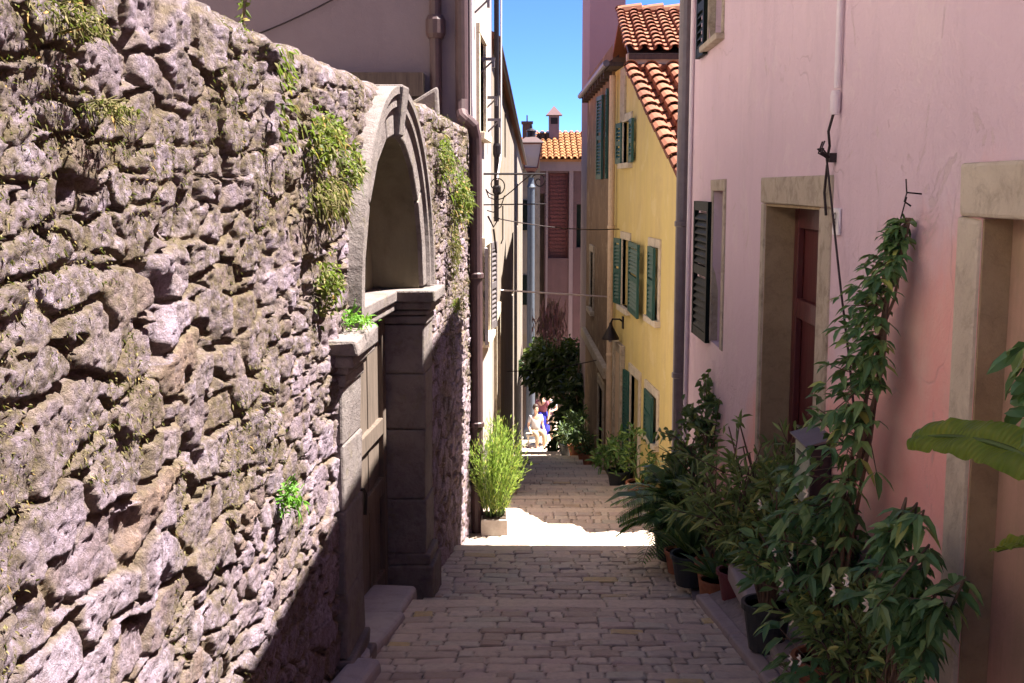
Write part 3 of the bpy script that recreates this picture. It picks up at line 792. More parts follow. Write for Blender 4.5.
# dark strip standing for a shaded gap, and lean-to masonry over the wall top
mb = MB(); mb.box(-1.9, -.80, 10.55, 10.748, .82, 1.03); mb.build('shade_strip', 'darkwood', lh)
mb = MB(); mb.prism([(-1.30, 10.4, -.5), (-1.30, 10.4, .78), (-1.12, 10.4, .86), (-1.02, 10.4, .70), (-.86, 10.4, .78), (-.66, 10.4, .90), (-.60, 10.4, -.5)], (0, .15, 0)); mb.build('masonry_stub', 'portal', lh, bevel=.03)
# downpipes on the gable
def pipe(name, path, r, mat, parent, collars=()):
    mb = MB(); mb.tube(path, r, 12)
    for p, rr_, hh in collars: mb.lathe([(rr_ * .8, p[2] - hh), (rr_, p[2] - hh * .6), (rr_, p[2] + hh * .6), (rr_ * .8, p[2] + hh)], p[0], p[1], 14)
    return mb.build(name, mat, parent, smooth=False)
pipe('drainpipe', [(-.69, 10.66, 5.1), (-.69, 10.66, .55), (-.69, 10.66, -1)], .055, 'pipe', lh, [((-.69, 10.66, 1.44), .09, .10), ((-.69, 10.66, 3), .07, .05)])
pipe('downpipe', [(-.455, 10.66, 5.1), (-.455, 10.66, .80), (-.455, 10.62, .68), (-.44, 10.53, .62), (-.40, 10.50, .60), (-.355, 10.52, .56), (-.335, 10.56, .46), (-.33, 10.58, .3), (-.33, 10.60, -1.5), (-.33, 10.60, -3.25)], .058, 'pipe', lh, [((-.33, 10.59, -.8), .07, .03), ((-.33, 10.6, -2.2), .07, .03)])
pipe('conduit', [(-.37, 10.70, 5.1), (-.365, 10.70, .9), (-.36, 10.7, .5)], .012, 'whitepipe', lh)
# eave
mb = MB(); mb.prism([(-7.3, 10.4, 5.2), (W1(10.4, .35, 0)[0], 10.4, 5.2), (W1(10.4, .35, 0)[0], 10.4, 5.36), (-7.3, 10.4, 5.36)], (.12, 4.0, 0)); mb.build('roof', 'tile', lh)
# clothes-line brackets
for s, z in ((11.3, 1.78), (12.1, 1.30), (12.6, .95), (13.2, .75)):
    mb = MB(W1); mb.box(s, s + .025, 0, .15, z, z + .03); mb.tube([(s + .012, .0, z - .12), (s + .012, .13, z)], .01, 6); mb.box(s - .02, s + .045, .12, .145, z - .07, z + .0)
    mb.build('line_bracket', 'greypipe', lh)
pipe('corner_pipe', [W1(13.95, .06, 5.1), W1(13.95, .06, 1.2), W1(13.95, .055, -.4)], .03, 'iron', lh, [(W1(13.95, .06, .45), .045, .08), (W1(13.95, .06, -.02), .05, .05)])
pipe('conduit', [W1(13.97, .12, 5.1), W1(13.97, .11, 0.4), W1(13.7, .08, .1)], .010, 'whitepipe', lh)

# weathered house further down
wh = thing('weathered_house', 'weathered pale house with a sloping eave line further down on the left', 'house', (-2, 20, -5))
def wtop(s): return 1.78 - (s - 14) * .058
sl_ = (18.9, 19.5, .50, 1.22); dr = (15.2, 16.2, -4.0, -1.75); w2_ = (23, 24, -2.2, -.9)
mb = holed_wall(W2, 14.02, 33, -11, wtop, [sl_, dr, w2_, (27, 27.9, -.9, .1)], .2)
mb.build('street_wall', 'weather', wh)
mb = MB(); a = W2(14.02, 0, 0)[0]; b = W2(33, 0, 0)[0]
mb.quad((a - .6, 14.02, -11), (a, 14.02, -11), (a, 14.02, wtop(14)), (a - .6, 14.02, wtop(14) + .2)); mb.quad((-6, 33, -12), (b, 33, -12), (b, 33, wtop(33)), (-6, 33, wtop(33) + 1.5))
mb.quad((-6, 14.02, -11), (-6, 33, -11), (-6, 33, 3), (-6, 14.02, 3))
mb.build('end_wall', 'weather', wh)
mb = MB()
mb.prism([(a + .08, 14.02, wtop(14) - .03), (a + .08, 14.02, wtop(14) + .05), (-6, 14.02, wtop(14) + 2.2), (-6, 14.02, wtop(14) + 2.1)], (b - a, 18.98, wtop(33) - wtop(14.02)))
mb.build('roof', 'tile', wh)
mb = MB(W2); mb.tube([(14.1, .10, wtop(14.1) + .0), (33, .10, wtop(33))], .035, 10); mb.build('gutter', 'pipe', wh)
for s0, s1, z0, z1 in (sl_, w2_, (27, 27.9, -.9, .1)):
    mb = MB(W2); mb.box(s0, s1, -.22, -.19, z0, z1); f = mb.build('window', 'darkwood', wh)
mb = MB(W2); mb.box(dr[0], dr[1], -.2, -.15, dr[2], dr[3]); d_ = mb.build('door', 'darkwood', wh)
mb = stone_frame(W2, dr[0], dr[1], dr[2], dr[3], .14, -.1, .04, False); mb.build('frame', 'frame', d_)

# unseen house, added so its sunlit front bounces warm light onto the pink wall
gh = thing('bounce_fill_house', 'unseen cream house with grey shutters, added to bounce light onto the pink wall', 'house', (-7, 0, -2.4))
def GW_(s, d, z): return (-6.3 + d, s, z)
GWIN = [(s, s + .9, z, z + 1.4) for s in (-9.5, -6.6, -3.7, -.8, 2.1, 5.0, 7.9) for z in (-1.4, 1.7, 4.6)]
mb = holed_wall(GW_, -12, 10.2, -4, 7.2, GWIN, .2); mb.tf = None
mb.quad((-6.3, -12, -4), (-12, -12, -4), (-12, -12, 7.2), (-6.3, -12, 7.2)); mb.quad((-6.3, 10.2, -4), (-12, 10.2, -4), (-12, 10.2, 7.2), (-6.3, 10.2, 7.2)); mb.quad((-12, -12, -4), (-12, 10.2, -4), (-12, 10.2, 7.2), (-12, -12, 7.2))
mb.build('walls', 'cream', gh)
mb = MB(); mb.prism([(-5.8, -12.4, 7.1), (-5.8, -12.4, 7.25), (-9.2, -12.4, 8.6), (-12.5, -12.4, 7.25), (-12.5, -12.4, 7.1), (-9.2, -12.4, 8.45)], (0, 23, 0)); mb.build('roof', 'tile', gh)
for s0, s1, z0, z1 in GWIN:
    mb = MB(GW_); mb.box(s0, s1, -.2, -.17, z0, z1); w_ = mb.build('window', 'glass', gh)
    stone_frame(GW_, s0, s1, z0, z1, .12, -.05, .03).build('frame', 'frame_pale', w_)
    shutter(w_, GW_, s0 - .02, -1, .46, z0, z1, .08, 'greypipe'); shutter(w_, GW_, s1 + .02, 1, .46, z0, z1, .08, 'greypipe')

# ------------------------------------------------------------------ right: pink house
ph = thing('pink_house', 'faded pink house front filling the right side of the lane', 'house', (1.5, 6, -2.4))
DOOR = (5.26, 6.52, -2.30, -.085); NEAR = (1.9, 3.36, -1.9, -.085); SHW = (7.96, 8.42, -1.12, -.02); UPW = (8.2, 8.85, 1.06, 1.75)
NWIN = (-3.0, -1.8, -1.0, .6)
mb = holed_wall(RW, -6, 9.86, -4, 2.35, [DOOR, NEAR, SHW, UPW], .20)
mb.build('street_wall', 'pink', ph)
xe = RW(9.86, 0, 0)[0]
mb = MB(); mb.quad((xe, 9.86, -4.5), (7, 9.86, -4.5), (7, 9.86, 2.35), (xe, 9.86, 2.35))
mb.quad((7, -6, -4.5), (7, 9.86, -4.5), (7, 9.86, 2.35), (7, -6, 2.35)); mb.quad((1.18, -6, -4.5), (7, -6, -4.5), (7, -6, 2.35), (1.18, -6, 2.35))
mb.build('end_wall', 'pink', ph)
mb = MB(); x0 = 1.3 - .12 - .32
mb.prism([(x0, -6.2, 2.22), (x0, -6.2, 2.30), (4.1, -6.2, 3.6), (7.3, -6.2, 2.3), (7.3, -6.2, 2.2), (4.1, -6.2, 3.45)], (.32, 16.35, 0)); mb.build('roof', 'tile', ph)
mb = MB(); mb.tube([(x0 - .05, -6.2, 2.25), (x0 + .27, 9.95, 2.25)], .06, 12); mb.build('gutter', 'pipe', ph)
# entrance door with limestone surround
fr = MB(RW)
fr.box(5.05, 5.257, -.19, .012, -2.3, -.088, .004); fr.box(6.523, 6.60, -.02, .012, -2.3, -.088, .003); fr.box(5.05, 6.60, -.19, .016, -.084, .058, .003)
dr = MB(RW); dr.box(5.26, 6.52, -.24, -.20, -2.3, -.085); door = dr.build('door', 'maroon', ph)
fo = fr.build('door_frame', 'frame', door, bevel=.008)
mb = MB(RW); mb.box(6.500, 6.5185, -.198, .0, -2.3, -.088); mb.box(5.262, 6.498, -.198, .0, -.1, -.0865); mb.build('jamb', 'reveal', door)
mb = MB(RW)
for a, b in ((5.27, 5.36), (5.84, 5.94), (6.41, 6.5)): mb.box(a, b, -.199, -.16, -2.3, -.11)
for a, b in ((5.362, 5.838), (5.942, 6.408)):
    for z in (-2.3, -1.5, -.72, -.22): mb.box(a, b, -.199, -.163, z, z + .11)
mb.build('door_rails', 'maroon', door, bevel=.006)
mb = MB(RW); mb.box(5.364, 5.836, -.1985, -.188, -1.388, -.722); mb.build('glass_panel', 'glass', door)
mb = MB(RW); mb.tube([(5.9, -.16, -1.25), (5.9, -.10, -1.25), (5.98, -.095, -1.25)], .010); mb.build('handle', 'iron', door)
mb = MB(RW); mb.box(5.0, 6.66, -.20, .14, -2.34, -2.225, .004); mb.build('doorstep', 'slab', ph, bevel=.02)
# near walled-up doorway
mb = MB(RW)
mb.box(3.363, 3.52, -.10, .014, -2.1, -.088, .005); mb.box(1.7, 3.50, -.12, .02, -.084, .075, .004); mb.box(1.74, 1.898, -.1, .014, -2.1, -.088)
dw = MB(RW); dw.box(1.9, 3.36, -.22, -.085, -2.1, -.085); dw = dw.build('walled_doorway', 'infill', ph)
mb.build('frame', 'frame_pale', dw, bevel=.012)
mb = MB(RW); mb.box(3.348, 3.3615, -.084, -.002, -2.1, -.09, .001); mb.build('jamb', 'reveal', dw)
# far window with open louvered shutter
mb = MB(RW); mb.box(7.965, 8.415, -.2, -.18, -1.12, -.02); w_ = mb.build('window', 'darkwood', ph)
mb = stone_frame(RW, 7.96, 8.42, -1.12, -.02, .08, -.05, .012, False, .002); mb.build('frame', 'frame', w_, bevel=.006)
mb = MB(RW); mb.box(8.0, 8.4, -.179, -.17, -1.1, -.05); mb.build('pane', 'glass', w_)
mb = MB(RW); mb.box(7.965, 8.03, -.168, -.02, -1.115, -.025); mb.box(8.17, 8.22, -.168, -.12, -1.115, -.025); mb.build('sash', 'maroon', w_)
shutter(w_, RW, 8.44, 1, .66, -1.14, -.10, .02, 'darkgreen', d0=.006)
mb = MB(RW); mb.box(8.2, 8.85, -.2, -.18, 1.0, 1.75); w_ = mb.build('window', 'glass', ph)
mb = stone_frame(RW, 8.2, 8.85, 1.06, 1.75, .06, -.05, .012, True, .003); mb.build('frame', 'frame', w_, bevel=.006)
mb = MB(RW)
for a in (8.21, 8.5, 8.79): mb.box(a, a + .05, -.178, -.14, 1.0, 1.75)
mb.build('sash', 'shirt_white', w_)
shutter(w_, RW, 8.87, 1, .36, 1.0, 1.75, .02, 'darkgreen', d0=.006)
# pipes and conduits of the pink house
pipe('downpipe', [(xe - .055, 9.80, 2.2), (xe - .055, 9.80, -2.2), (xe - .055, 9.80, -3.2)], .055, 'greypipe', ph, [((xe - .055, 9.8, -.3), .065, .03), ((xe - .055, 9.8, -1.6), .065, .03)])
pipe('corner_trim', [RW(9.62, .02, 2.2), RW(9.62, .02, -3.1)], .018, 'whitepipe', ph)
pipe('conduit', [RW(4.98, .02, 2.2), RW(4.98, .02, .42)], .014, 'whitepipe', ph, [(RW(4.98, .025, .36), .022, .05)])
mb = MB(RW); mb.tube([(4.98, .03, .32), (5.0, .045, .24), (5.03, .03, .18), (5.07, .03, .12)], .006, 6); mb.box(5.02, 5.07, 0, .03, .11, .15)
for k in range(5): mb.tube([(5.02 + .015 * k, .03, .13), (5.0 + .02 * k, .07, .17 - .02 * (k % 2)), (5.04 + .012 * k, .05, .2 - .03 * (k % 3))], .004, 5)
mb.tube([(5.06, .03, .1), (5.10, .028, -.02), (5.09, .02, -.12)], .006, 6)
mb.build('cable_bunch', 'cable', ph)
mb = MB(RW); mb.tube([(5.05, .035, .12), (4.9, .035, -.14), (4.72, .04, -.42), (4.55, .045, -.66), (4.4, .045, -.95)], .005, 6); mb.build('hanging_cable', 'cable', ph)
# number plate and letter box
np_ = thing('number_plate', 'small white enamel house number plate beside the maroon door', 'house number', RW(4.96, .01, -.14))
mb = MB(RW); mb.box(4.90, 5.0, .002, .014, -.20, -.085); mb.build('plate', 'plate', np_, bevel=.004)
mb = MB(RW)
for z in (-.1205, -.1575):
    vs = []; n = 16; rz, rs = (.0165, .013), (.0165, .014)
    for i in range(n):
        a = 2 * math.pi * i / n
        vs += [(4.95 + .018 * math.cos(a), .017, z + .0185 * math.sin(a)), (4.95 + .010 * math.cos(a), .017, z + .010 * math.sin(a))]
    mb.add(vs, [(2 * i, 2 * i + 1, (2 * i + 3) % (2 * n), (2 * i + 2) % (2 * n)) for i in range(n)])
mb.build('numeral', 'iron', np_)
lb = thing('letter_box', 'tall metal box with sloping lid on the pink wall beside the maroon door', 'letter box', RW(5.03, .01, -1.42))
mb = MB(RW); mb.box(4.90, 5.17, .005, .095, -1.40, -1.12); mb.build('body', 'boxdark', lb, bevel=.006)
mb = MB(RW); mb.box(4.905, 5.165, .0955, .104, -1.395, -1.115); dd = mb.build('front', 'boxgreen', lb, bevel=.003)
mb = MB(RW); mb.box(4.95, 5.12, .1045, .109, -1.19, -1.172); mb.build('slot', 'iron', dd)
mb = MB(RW); mb.prism([(4.88, .0, -1.075), (4.88, .125, -1.112), (4.88, .125, -1.118), (4.88, .0, -1.09)], (.31, 0, 0)); mb.build('lid', 'greypipe', lb)
mb = MB(RW); mb.box(5.08, 5.155, .02, .085, -1.62, -1.402); mb.build('post', 'boxgreen', lb, bevel=.004)
hk = MB(RW); hk.tube([(3.9, .0, -.02), (3.9, .05, -.015), (3.89, .06, -.045), (3.9, .035, -.06)], .0032, 6); hk.tube([(3.9, .05, -.02), (3.9, .055, .03)], .0025, 6); hk.tube([(3.9, .05, -.03), (3.92, .06, -.1), (3.94, .06, -.2)], .0025, 6)
tag(hk.build('wall_hook', 'iron'), 'small iron hook in the pink wall holding up the tip of the climbing vine', 'hook')

# ------------------------------------------------------------------ barrel-tiled roofs
def tiled(o, ex, eu, width, length, cw, rl, jit=.006):
    """cover and channel tiles on the slope starting at the eave corner o"""
    o, ex, eu = Vector(o), Vector(ex).normalized(), Vector(eu).normalized()
    nn = ex.cross(eu).normalized()
    if nn.z < 0: nn = -nn
    mb = MB(); nc = int(round(width / cw)); cw = width / nc; nr = int(math.ceil(length / rl))
    K = 7
    def strip(cx, y0, y1, r0, r1, lift0, lift1, up):
        vs = []
        for y, r, lf in ((y0, r0, lift0), (y1, r1, lift1)):
            for th in (0, .014):
                for k in range(K):
                    a = math.pi * k / (K - 1)
                    rr_ = r - th
                    p = o + ex * (cx - rr_ * math.cos(a)) + eu * y + nn * (lf + up * rr_ * .8 * math.sin(a))
                    vs.append(p)
        fs = []
        for k in range(K - 1):
            fs += [(k, k + 1, 2 * K + k + 1, 2 * K + k), (K + k, 3 * K + k, 3 * K + k + 1, K + k + 1), (k, K + k, K + k + 1, k + 1), (2 * K + k, 2 * K + k + 1, 3 * K + k + 1, 3 * K + k)]
        fs += [(0, 2 * K, 3 * K, K), (K - 1, 2 * K - 1, 4 * K - 1, 3 * K - 1)]
        mb.add(vs, fs)
    for i in range(nc + 1):
        for j in range(nr):
            y0 = j * rl + random.uniform(-jit, jit) - .03; y1 = min((j + 1) * rl + .03, length + .02)
            dx = random.uniform(-jit, jit)
            strip(i * cw + dx, y0, y1, cw * .36, cw * .29, .052 + random.uniform(0, .006), .022, 1)
            if i < nc: strip((i + .5) * cw + dx, y0 + .02, y1, cw * .34, cw * .40, .075, .055, -1)
    return mb

# ------------------------------------------------------------------ right: yellow house
yh = thing('yellow_house', 'yellow ochre house with green shutters and terracotta lean-to roof', 'house', (2.4, 15, -3.9))
SLP = math.tan(R(22.5))
def ytop(s): return .02 + (s - 12.7) * SLP if s <= 17.0 else 1.78
wins = {'upper': (16.55, 17.25, .36, .96), 'a': (16.55, 17.2, -1.74, -.75), 'b': (14.25, 14.85, -1.64, -.74),
        'door': (15.55, 16.25, -4.2, -2.62), 'low': (14.2, 14.95, -3.2, -2.62)}
mb = holed_wall(YW, 11.0, 18.2, -6, lambda s: ytop(s), list(wins.values()) , .2)
mb.build('street_wall', 'yellow', yh)
xn, xf = YW(11.0, 0, 0)[0], YW(18.2, 0, 0)[0]; x17 = YW(17, 0, 0)[0]
mb = MB(); mb.quad((xn, 11.0, -6), (8, 11.0, -6), (8, 11.0, -.6), (xn, 11.0, -.6)); mb.quad((8, 11.0, -6), (8, 24, -6), (8, 24, 2), (8, 11.0, -.6))
mb.quad((x17, 17.0, 1.6), (8, 17.0, 1.6), (8, 17.0, 1.9), (x17, 17.0, 1.9))
mb.build('side_wall', 'yellow', yh)
o = Vector((xn + .02, 10.85, -.74)); L_ = (16.72 - 10.85) / math.cos(R(22.5))
ex = Vector((1, 0, 0)); eu = Vector((-.058, math.cos(R(22.5)), math.sin(R(22.5)))).normalized()
tiled(o, ex, eu, 5.1, L_, .3, .30).build('roof', 'tile', yh)
mb = MB(); mb.prism([o + Vector((-.02, 0, -.03)), o + Vector((5.2, 0, -.03)), o + Vector((5.2, 0, 0)) + eu * L_ - Vector((0, 0, .03)), o + Vector((-.02, 0, -.03)) + eu * L_], (0, 0, -.06)); mb.build('roof_deck', 'tile', yh)
mb = MB(); mb.tube([(x17 - .02, 16.70, 1.70), (7, 16.70, 1.70)], .045, 10); mb.build('ridge_flashing', 'tile', yh)
# upper roof facing the lane head
o2 = Vector((1.66, 16.70, 1.92)); eu2 = Vector((.04, math.cos(R(18.5)), math.sin(R(18.5)))).normalized()
tiled(o2, ex, eu2, 5.4, 3.1, .215, .28).build('upper_roof', 'tile', yh)
mb = MB(); mb.prism([o2 + Vector((0, 0, -.04)), o2 + Vector((5.4, 0, -.04)), o2 + Vector((5.4, 0, -.04)) + eu2 * 3.0, o2 + Vector((0, 0, -.04)) + eu2 * 3.0], (0, 0, -.07)); mb.build('upper_deck', 'darkwood', yh)
rd = o2 + eu2 * 3.05
mb = MB(); mb.box(1.64, 7, 16.74, 16.93, 1.60, 1.90, .004); mb.build('fascia', 'palepipe', yh)
mb = MB(); mb.prism([rd + Vector((0, 0, -.05)), rd + Vector((5.4, 0, -.05)), rd + Vector((5.4, 3.2, -1.2)), rd + Vector((0, 3.2, -1.2))], (0, 0, -.08)); mb.build('rear_roof', 'tile', yh)
mb = MB()
for i in range(16): mb.tube([rd + Vector((.36 * i - .03, 0, .0)), rd + Vector((.36 * i + .36, 0, .03))], [.10, .12], 10)
mb.build('ridge_tiles', 'tile', yh)
# windows
def ywin(nm, sh):
    sa, sb, za, zb = wins[nm]
    mb = MB(YW); mb.box(sa, sb, -.2, -.17, za, zb); p = mb.build('window', 'glass', yh)
    stone_frame(YW, sa, sb, za, zb, .11, -.05, .022, True).build('frame', 'frame_pale', p, bevel=.006)
    mb = MB(YW); c = (sa + sb) / 2
    for a in (sa, c - .03, sb - .06): mb.box(a, a + .06, -.168, -.13, za, zb)
    mb.build('sash', 'shirt_white', p)
    for hinge, sg, wd, ang in sh: shutter(p, YW, hinge, sg, wd, za, zb, ang, 'green')
ywin('upper', [(16.53, -1, .42, .06), (17.27, 1, .38, .06)])
ywin('a', [(16.42, -1, 1.1, .05), (17.22, 1, .36, .12)])
ywin('b', [(14.87, -1, .62, .06)])
ywin('low', [(14.97, -1, .74, .05)])
sa, sb, za, zb = wins['door']
mb = MB(YW); mb.box(sa, sb, -.2, -.15, za, zb); p = mb.build('door', 'darkgreen', yh)
stone_frame(YW, sa, sb, za, zb, .13, -.05, .025, False).build('frame', 'frame_pale', p, bevel=.006)
shutter(p, YW, sb + .02, 1, .34, za + .1, zb, .08, 'green')
pipe('downpipe', [YW(17.9, .08, 1.7), YW(17.9, .08, -4.4)], .05, 'palepipe', yh, [(YW(17.9, .08, -.6), .06, .03), (YW(17.9, .08, -2.6), .06, .03)])
mb = MB(YW); mb.box(17.05, 17.5, -.05, .03, .98, 1.75); mb.build('corner_stone', 'frame', yh, bevel=.01)
mb = MB(YW); mb.box(16.86, 17.0, .0, .07, -4.6, -2.46, .004); mb.box(17.56, 17.7, .0, .07, -4.6, -2.46, .004); mb.box(16.86, 17.7, .0, .075, -2.457, -2.32, .004)
sd = MB(YW); sd.box(17.003, 17.557, .004, .03, -4.6, -2.46); sd = sd.build('side_door', 'palepipe', yh)
mb.build('frame', 'frame', sd, bevel=.008)
mb = MB(YW)
for k in range(4): mb.box(17.01 + .137 * k, 17.137 + .137 * k, .031, .042, -4.55, -2.48)
mb.build('boards', 'palepipe', sd)
wl = thing('wall_lamp', 'small dark wall lamp with a conical shade over the side door of the yellow house', 'wall lamp', YW(17.2, .0, -2.2))
mb = MB(YW); mb.tube([(17.05, .01, -1.98), (17.05, .06, -1.94), (17.15, .15, -1.95), (17.2, .17, -2.02)], .014, 6); mb.box(17.0, 17.1, .002, .02, -2.08, -1.9); mb.build('bracket', 'iron', wl)
mb = MB(); mb.lathe([(.135, -2.26), (.13, -2.24), (.03, -2.06), (.02, -2.01)], *YW(17.2, .17, 0)[:2], 16); mb.build('shade', 'iron', wl)
mb = MB(); mb.lathe([(.01, -2.31), (.035, -2.28), (.035, -2.255), (.02, -2.245)], *YW(17.2, .17, 0)[:2], 10); mb.build('bulb', 'lampglass', wl)

# ------------------------------------------------------------------ right: brown rough-walled house with green shutter
bh = thing('brown_house', 'narrow brown rough-walled house with deep dark eaves and one green shutter', 'house', (2.5, 21, -5))
HW = (18.9, 19.7, .15, 1.55)
mb = holed_wall(SW, 18.2, 23.8, -8, 2.2, [HW, (19.2, 20.1, -5.6, -3.4), (21.6, 22.4, -2.3, -1.2)], .2)
x0_ = SW(18.2, 0, 0)[0]; x1_ = SW(23.8, 0, 0)[0]
mb.tf = None
mb.quad((x0_, 18.2, -8), (8, 18.2, -8), (8, 18.2, 2.0), (x0_, 18.2, 2.0)); mb.quad((x1_, 23.8, -9), (8, 23.8, -9), (8, 23.8, 2.2), (x1_, 23.8, 2.2))
mb.build('street_wall', 'brown', bh)
mb = MB(SW); mb.box(HW[0], HW[1], -.2, -.17, HW[2], HW[3]); w_ = mb.build('window', 'glass', bh)
shutter(w_, SW, HW[0], -1, .5, HW[2], HW[3], .06, 'green'); shutter(w_, SW, HW[1], 1, .5, HW[2], HW[3], .10, 'green')
mb = MB(SW); mb.box(19.2, 20.1, -.2, -.15, -5.6, -3.4); d_ = mb.build('door', 'maroon', bh)
stone_frame(SW, 19.2, 20.1, -5.6, -3.4, .14, -.05, .03, False).build('frame', 'frame', d_)
mb = MB(SW); mb.box(21.6, 22.4, -.2, -.15, -2.3, -1.2); w_ = mb.build('window', 'darkwood', bh); stone_frame(SW, 21.6, 22.4, -2.3, -1.2, .12, -.05, .03).build('frame', 'frame', w_)
mb = MB(SW); mb.box(18.25, 23.75, .0, .10, -3.05, -2.86); mb.build('string_course', 'frame', bh, bevel=.02)
mb = MB(SW); mb.prism([(17.5, -.1, 1.80), (17.5, .10, 1.80), (17.5, .10, 1.86), (17.5, -.1, 1.86)], (.7, 0, 0))
mb.prism([(18.22, -.1, 1.95), (18.22, .13, 1.80), (18.22, .16, 1.86), (18.22, -.1, 2.05)], (5.7, 0, 0)); mb.build('eave_board', 'darkwood', bh)
for i in range(10):
    mb = MB(SW); mb.box(18.3 + .58 * i, 18.38 + .58 * i, -.1, .13, 1.70, 1.80); mb.build('rafter_end', 'darkwood', bh)
mb = MB(SW); mb.tube([(17.6, .15, 1.85), (23.9, .15, 1.85)], .05, 10); mb.build('gutter', 'greypipe', bh)

# tall pale mauve block behind
tb = thing('tall_block', 'tall plain grey-mauve house rising behind the tiled roofs', 'house', (3, 25.5, -7))
mb = MB(); mb.box(1.62, 2.36, 24.6, 27.2, -10, 6.2); mb.build('walls', 'grey_mauve', tb)
mb = MB(); mb.box(2.25, 5, 27.21, 32.5, -10, -.2); mb.build('shade_block', 'brown', tb)  # extra block out of view, added to keep the sun off the dark tree
mb = MB(); mb.box(1.5, 2.5, 24.5, 27.3, 6.2, 6.35); mb.build('roof', 'tile', tb)

# ------------------------------------------------------------------ far end of the lane
fh = thing('far_house', 'shaded plum-coloured house with an orange tiled roof closing the end of the lane', 'house', (2, 44, -9.5))
mb = holed_wall(lambda s, d, z: (s, 43 - d, z), .92, 4.2, -12, 1.1, [(1.35, 2.1, -2.6, .55), (2.4, 2.9, -2.2, -.6), (.98, 1.2, -6.5, -.2), (.95, 2.3, -11.9, -7.2)], .35)
mb.tf = None; mb.quad((.92, 43, -12), (.92, 48, -12), (.92, 48, 1.1), (.92, 43, 1.1)); mb.quad((4.2, 43, -12), (4.2, 48, -12), (4.2, 48, 1.1), (4.2, 43, 1.1))
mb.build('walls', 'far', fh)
F_ = lambda s, d, z: (s, 43 - d, z)
mb = MB(F_); mb.box(1.35, 2.1, -.32, -.30, -2.6, .55); w_ = mb.build('window', 'maroon', fh)
mb = MB(F_)
for z in np.arange(-2.5, .5, .14): mb.box(1.4, 2.05, -.299, -.27, z, z + .09)
mb.build('slats', 'maroon', w_)
mb = MB(F_); mb.box(2.4, 2.9, -.33, -.3, -2.2, -.6); mb.build('window', 'darkgreen', fh)
mb = MB(F_); mb.box(.98, 1.2, -.33, -.3, -6.5, -.2); mb.build('stair_window', 'darkwood', fh)
mb = MB(F_); mb.box(.95, 2.3, -.6, -.36, -11.9, -7.2); mb.build('shade_panel', 'darkwood', fh)  # dark panel standing in for the shade at the house base
mb = MB(F_); mb.box(1.25, 1.33, -.01, .05, -8, .62); mb.box(2.12, 2.27, -.01, .05, -8, .62); mb.box(.9, 4.22, -.01, .10, .62, 1.08); mb.build('pilaster_trim', 'far_light', fh)
tiled((.95, 42.7, 1.06), (1, 0, 0), (0, math.cos(R(22)), math.sin(R(22))), 3.6, 2.9, .22, .3).build('roof', 'tile_old', fh)
mb = MB(); mb.prism([(.95, 42.75, 1.04), (4.5, 42.75, 1.04), (4.5, 45.4, 2.11), (.95, 45.4, 2.11)], (0, 0, -.08)); mb.prism([(.95, 45.4, 2.11), (4.5, 45.4, 2.11), (4.5, 48, 1.06), (.95, 48, 1.06)], (0, 0, -.08)); mb.build('roof_deck', 'tile_old', fh)
mb = MB(); mb.box(1.42, 1.80, 44.6, 45.1, 1.3, 2.75, .01); c_ = mb.build('chimney', 'far_light', fh)
mb = MB(); mb.box(1.48, 1.74, 44.59, 44.599, 2.42, 2.66); mb.build('vent', 'iron', c_)
mb = MB(); a = [(1.30, 44.45, 2.752), (1.92, 44.45, 2.752), (1.92, 45.25, 2.752), (1.30, 45.25, 2.752)]
mb.add(a + [(1.61, 44.85, 3.12)], [(0, 1, 2, 3), (0, 1, 4), (1, 2, 4), (2, 3, 4), (3, 0, 4)]); mb.build('chimney_cap', 'far', c_)
fl_ = thing('distant_house', 'distant house with a low dull red roof and stubby dark chimney behind the lantern', 'house', (-.5, 50, -9))
mb = MB(); mb.box(-3, .9, 49, 53, -13, 1.3); mb.build('walls', 'far_light', fl_)
mb = MB(); mb.prism([(-3.2, 48.7, 1.32), (1.9, 48.7, 1.32), (1.9, 51, 2.2), (-3.2, 51, 2.2)], (0, 0, -.1)); mb.prism([(-3.2, 51, 2.2), (1.9, 51, 2.2), (1.9, 53.4, 1.32), (-3.2, 53.4, 1.32)], (0, 0, -.1)); mb.build('roof', 'tile', fl_)
mb = MB(); mb.box(.45, .85, 50.0, 50.5, 1.6, 2.72); c_ = mb.build('chimney', 'darkwood', fl_)
mb = MB(); mb.box(.40, .9, 49.95, 50.55, 2.725, 2.83); mb.tube([(.65, 50.25, 2.83), (.65, 50.25, 3.1)], .03, 6); mb.build('chimney_pot', 'darkwood', c_)
pale = thing('pale_corner_house', 'narrow pale house corner lit at the end of the lane', 'house', (.4, 39, -9))
mb = MB(); mb.box(-2.6, .93, 38.6, 42.0, -12, 1.02); mb.build('walls', 'weather', pale)
mb = MB(); mb.box(-2.8, 1.0, 38.5, 42.2, 1.02, 1.12); mb.build('roof', 'tile', pale)
mb = MB(); mb.box(-.4, .90, 38.5, 38.599, -11, -6.6); mb.build('shade_panel', 'darkwood', pale)  # dark sheet painting the shade low on this front, no real opening
for i, z in enumerate((-.9, -3.4)):
    mb = MB(); mb.box(.2, .62, 38.56, 38.598, z - .5, z + .5); mb.build('window', 'darkgreen', pale)

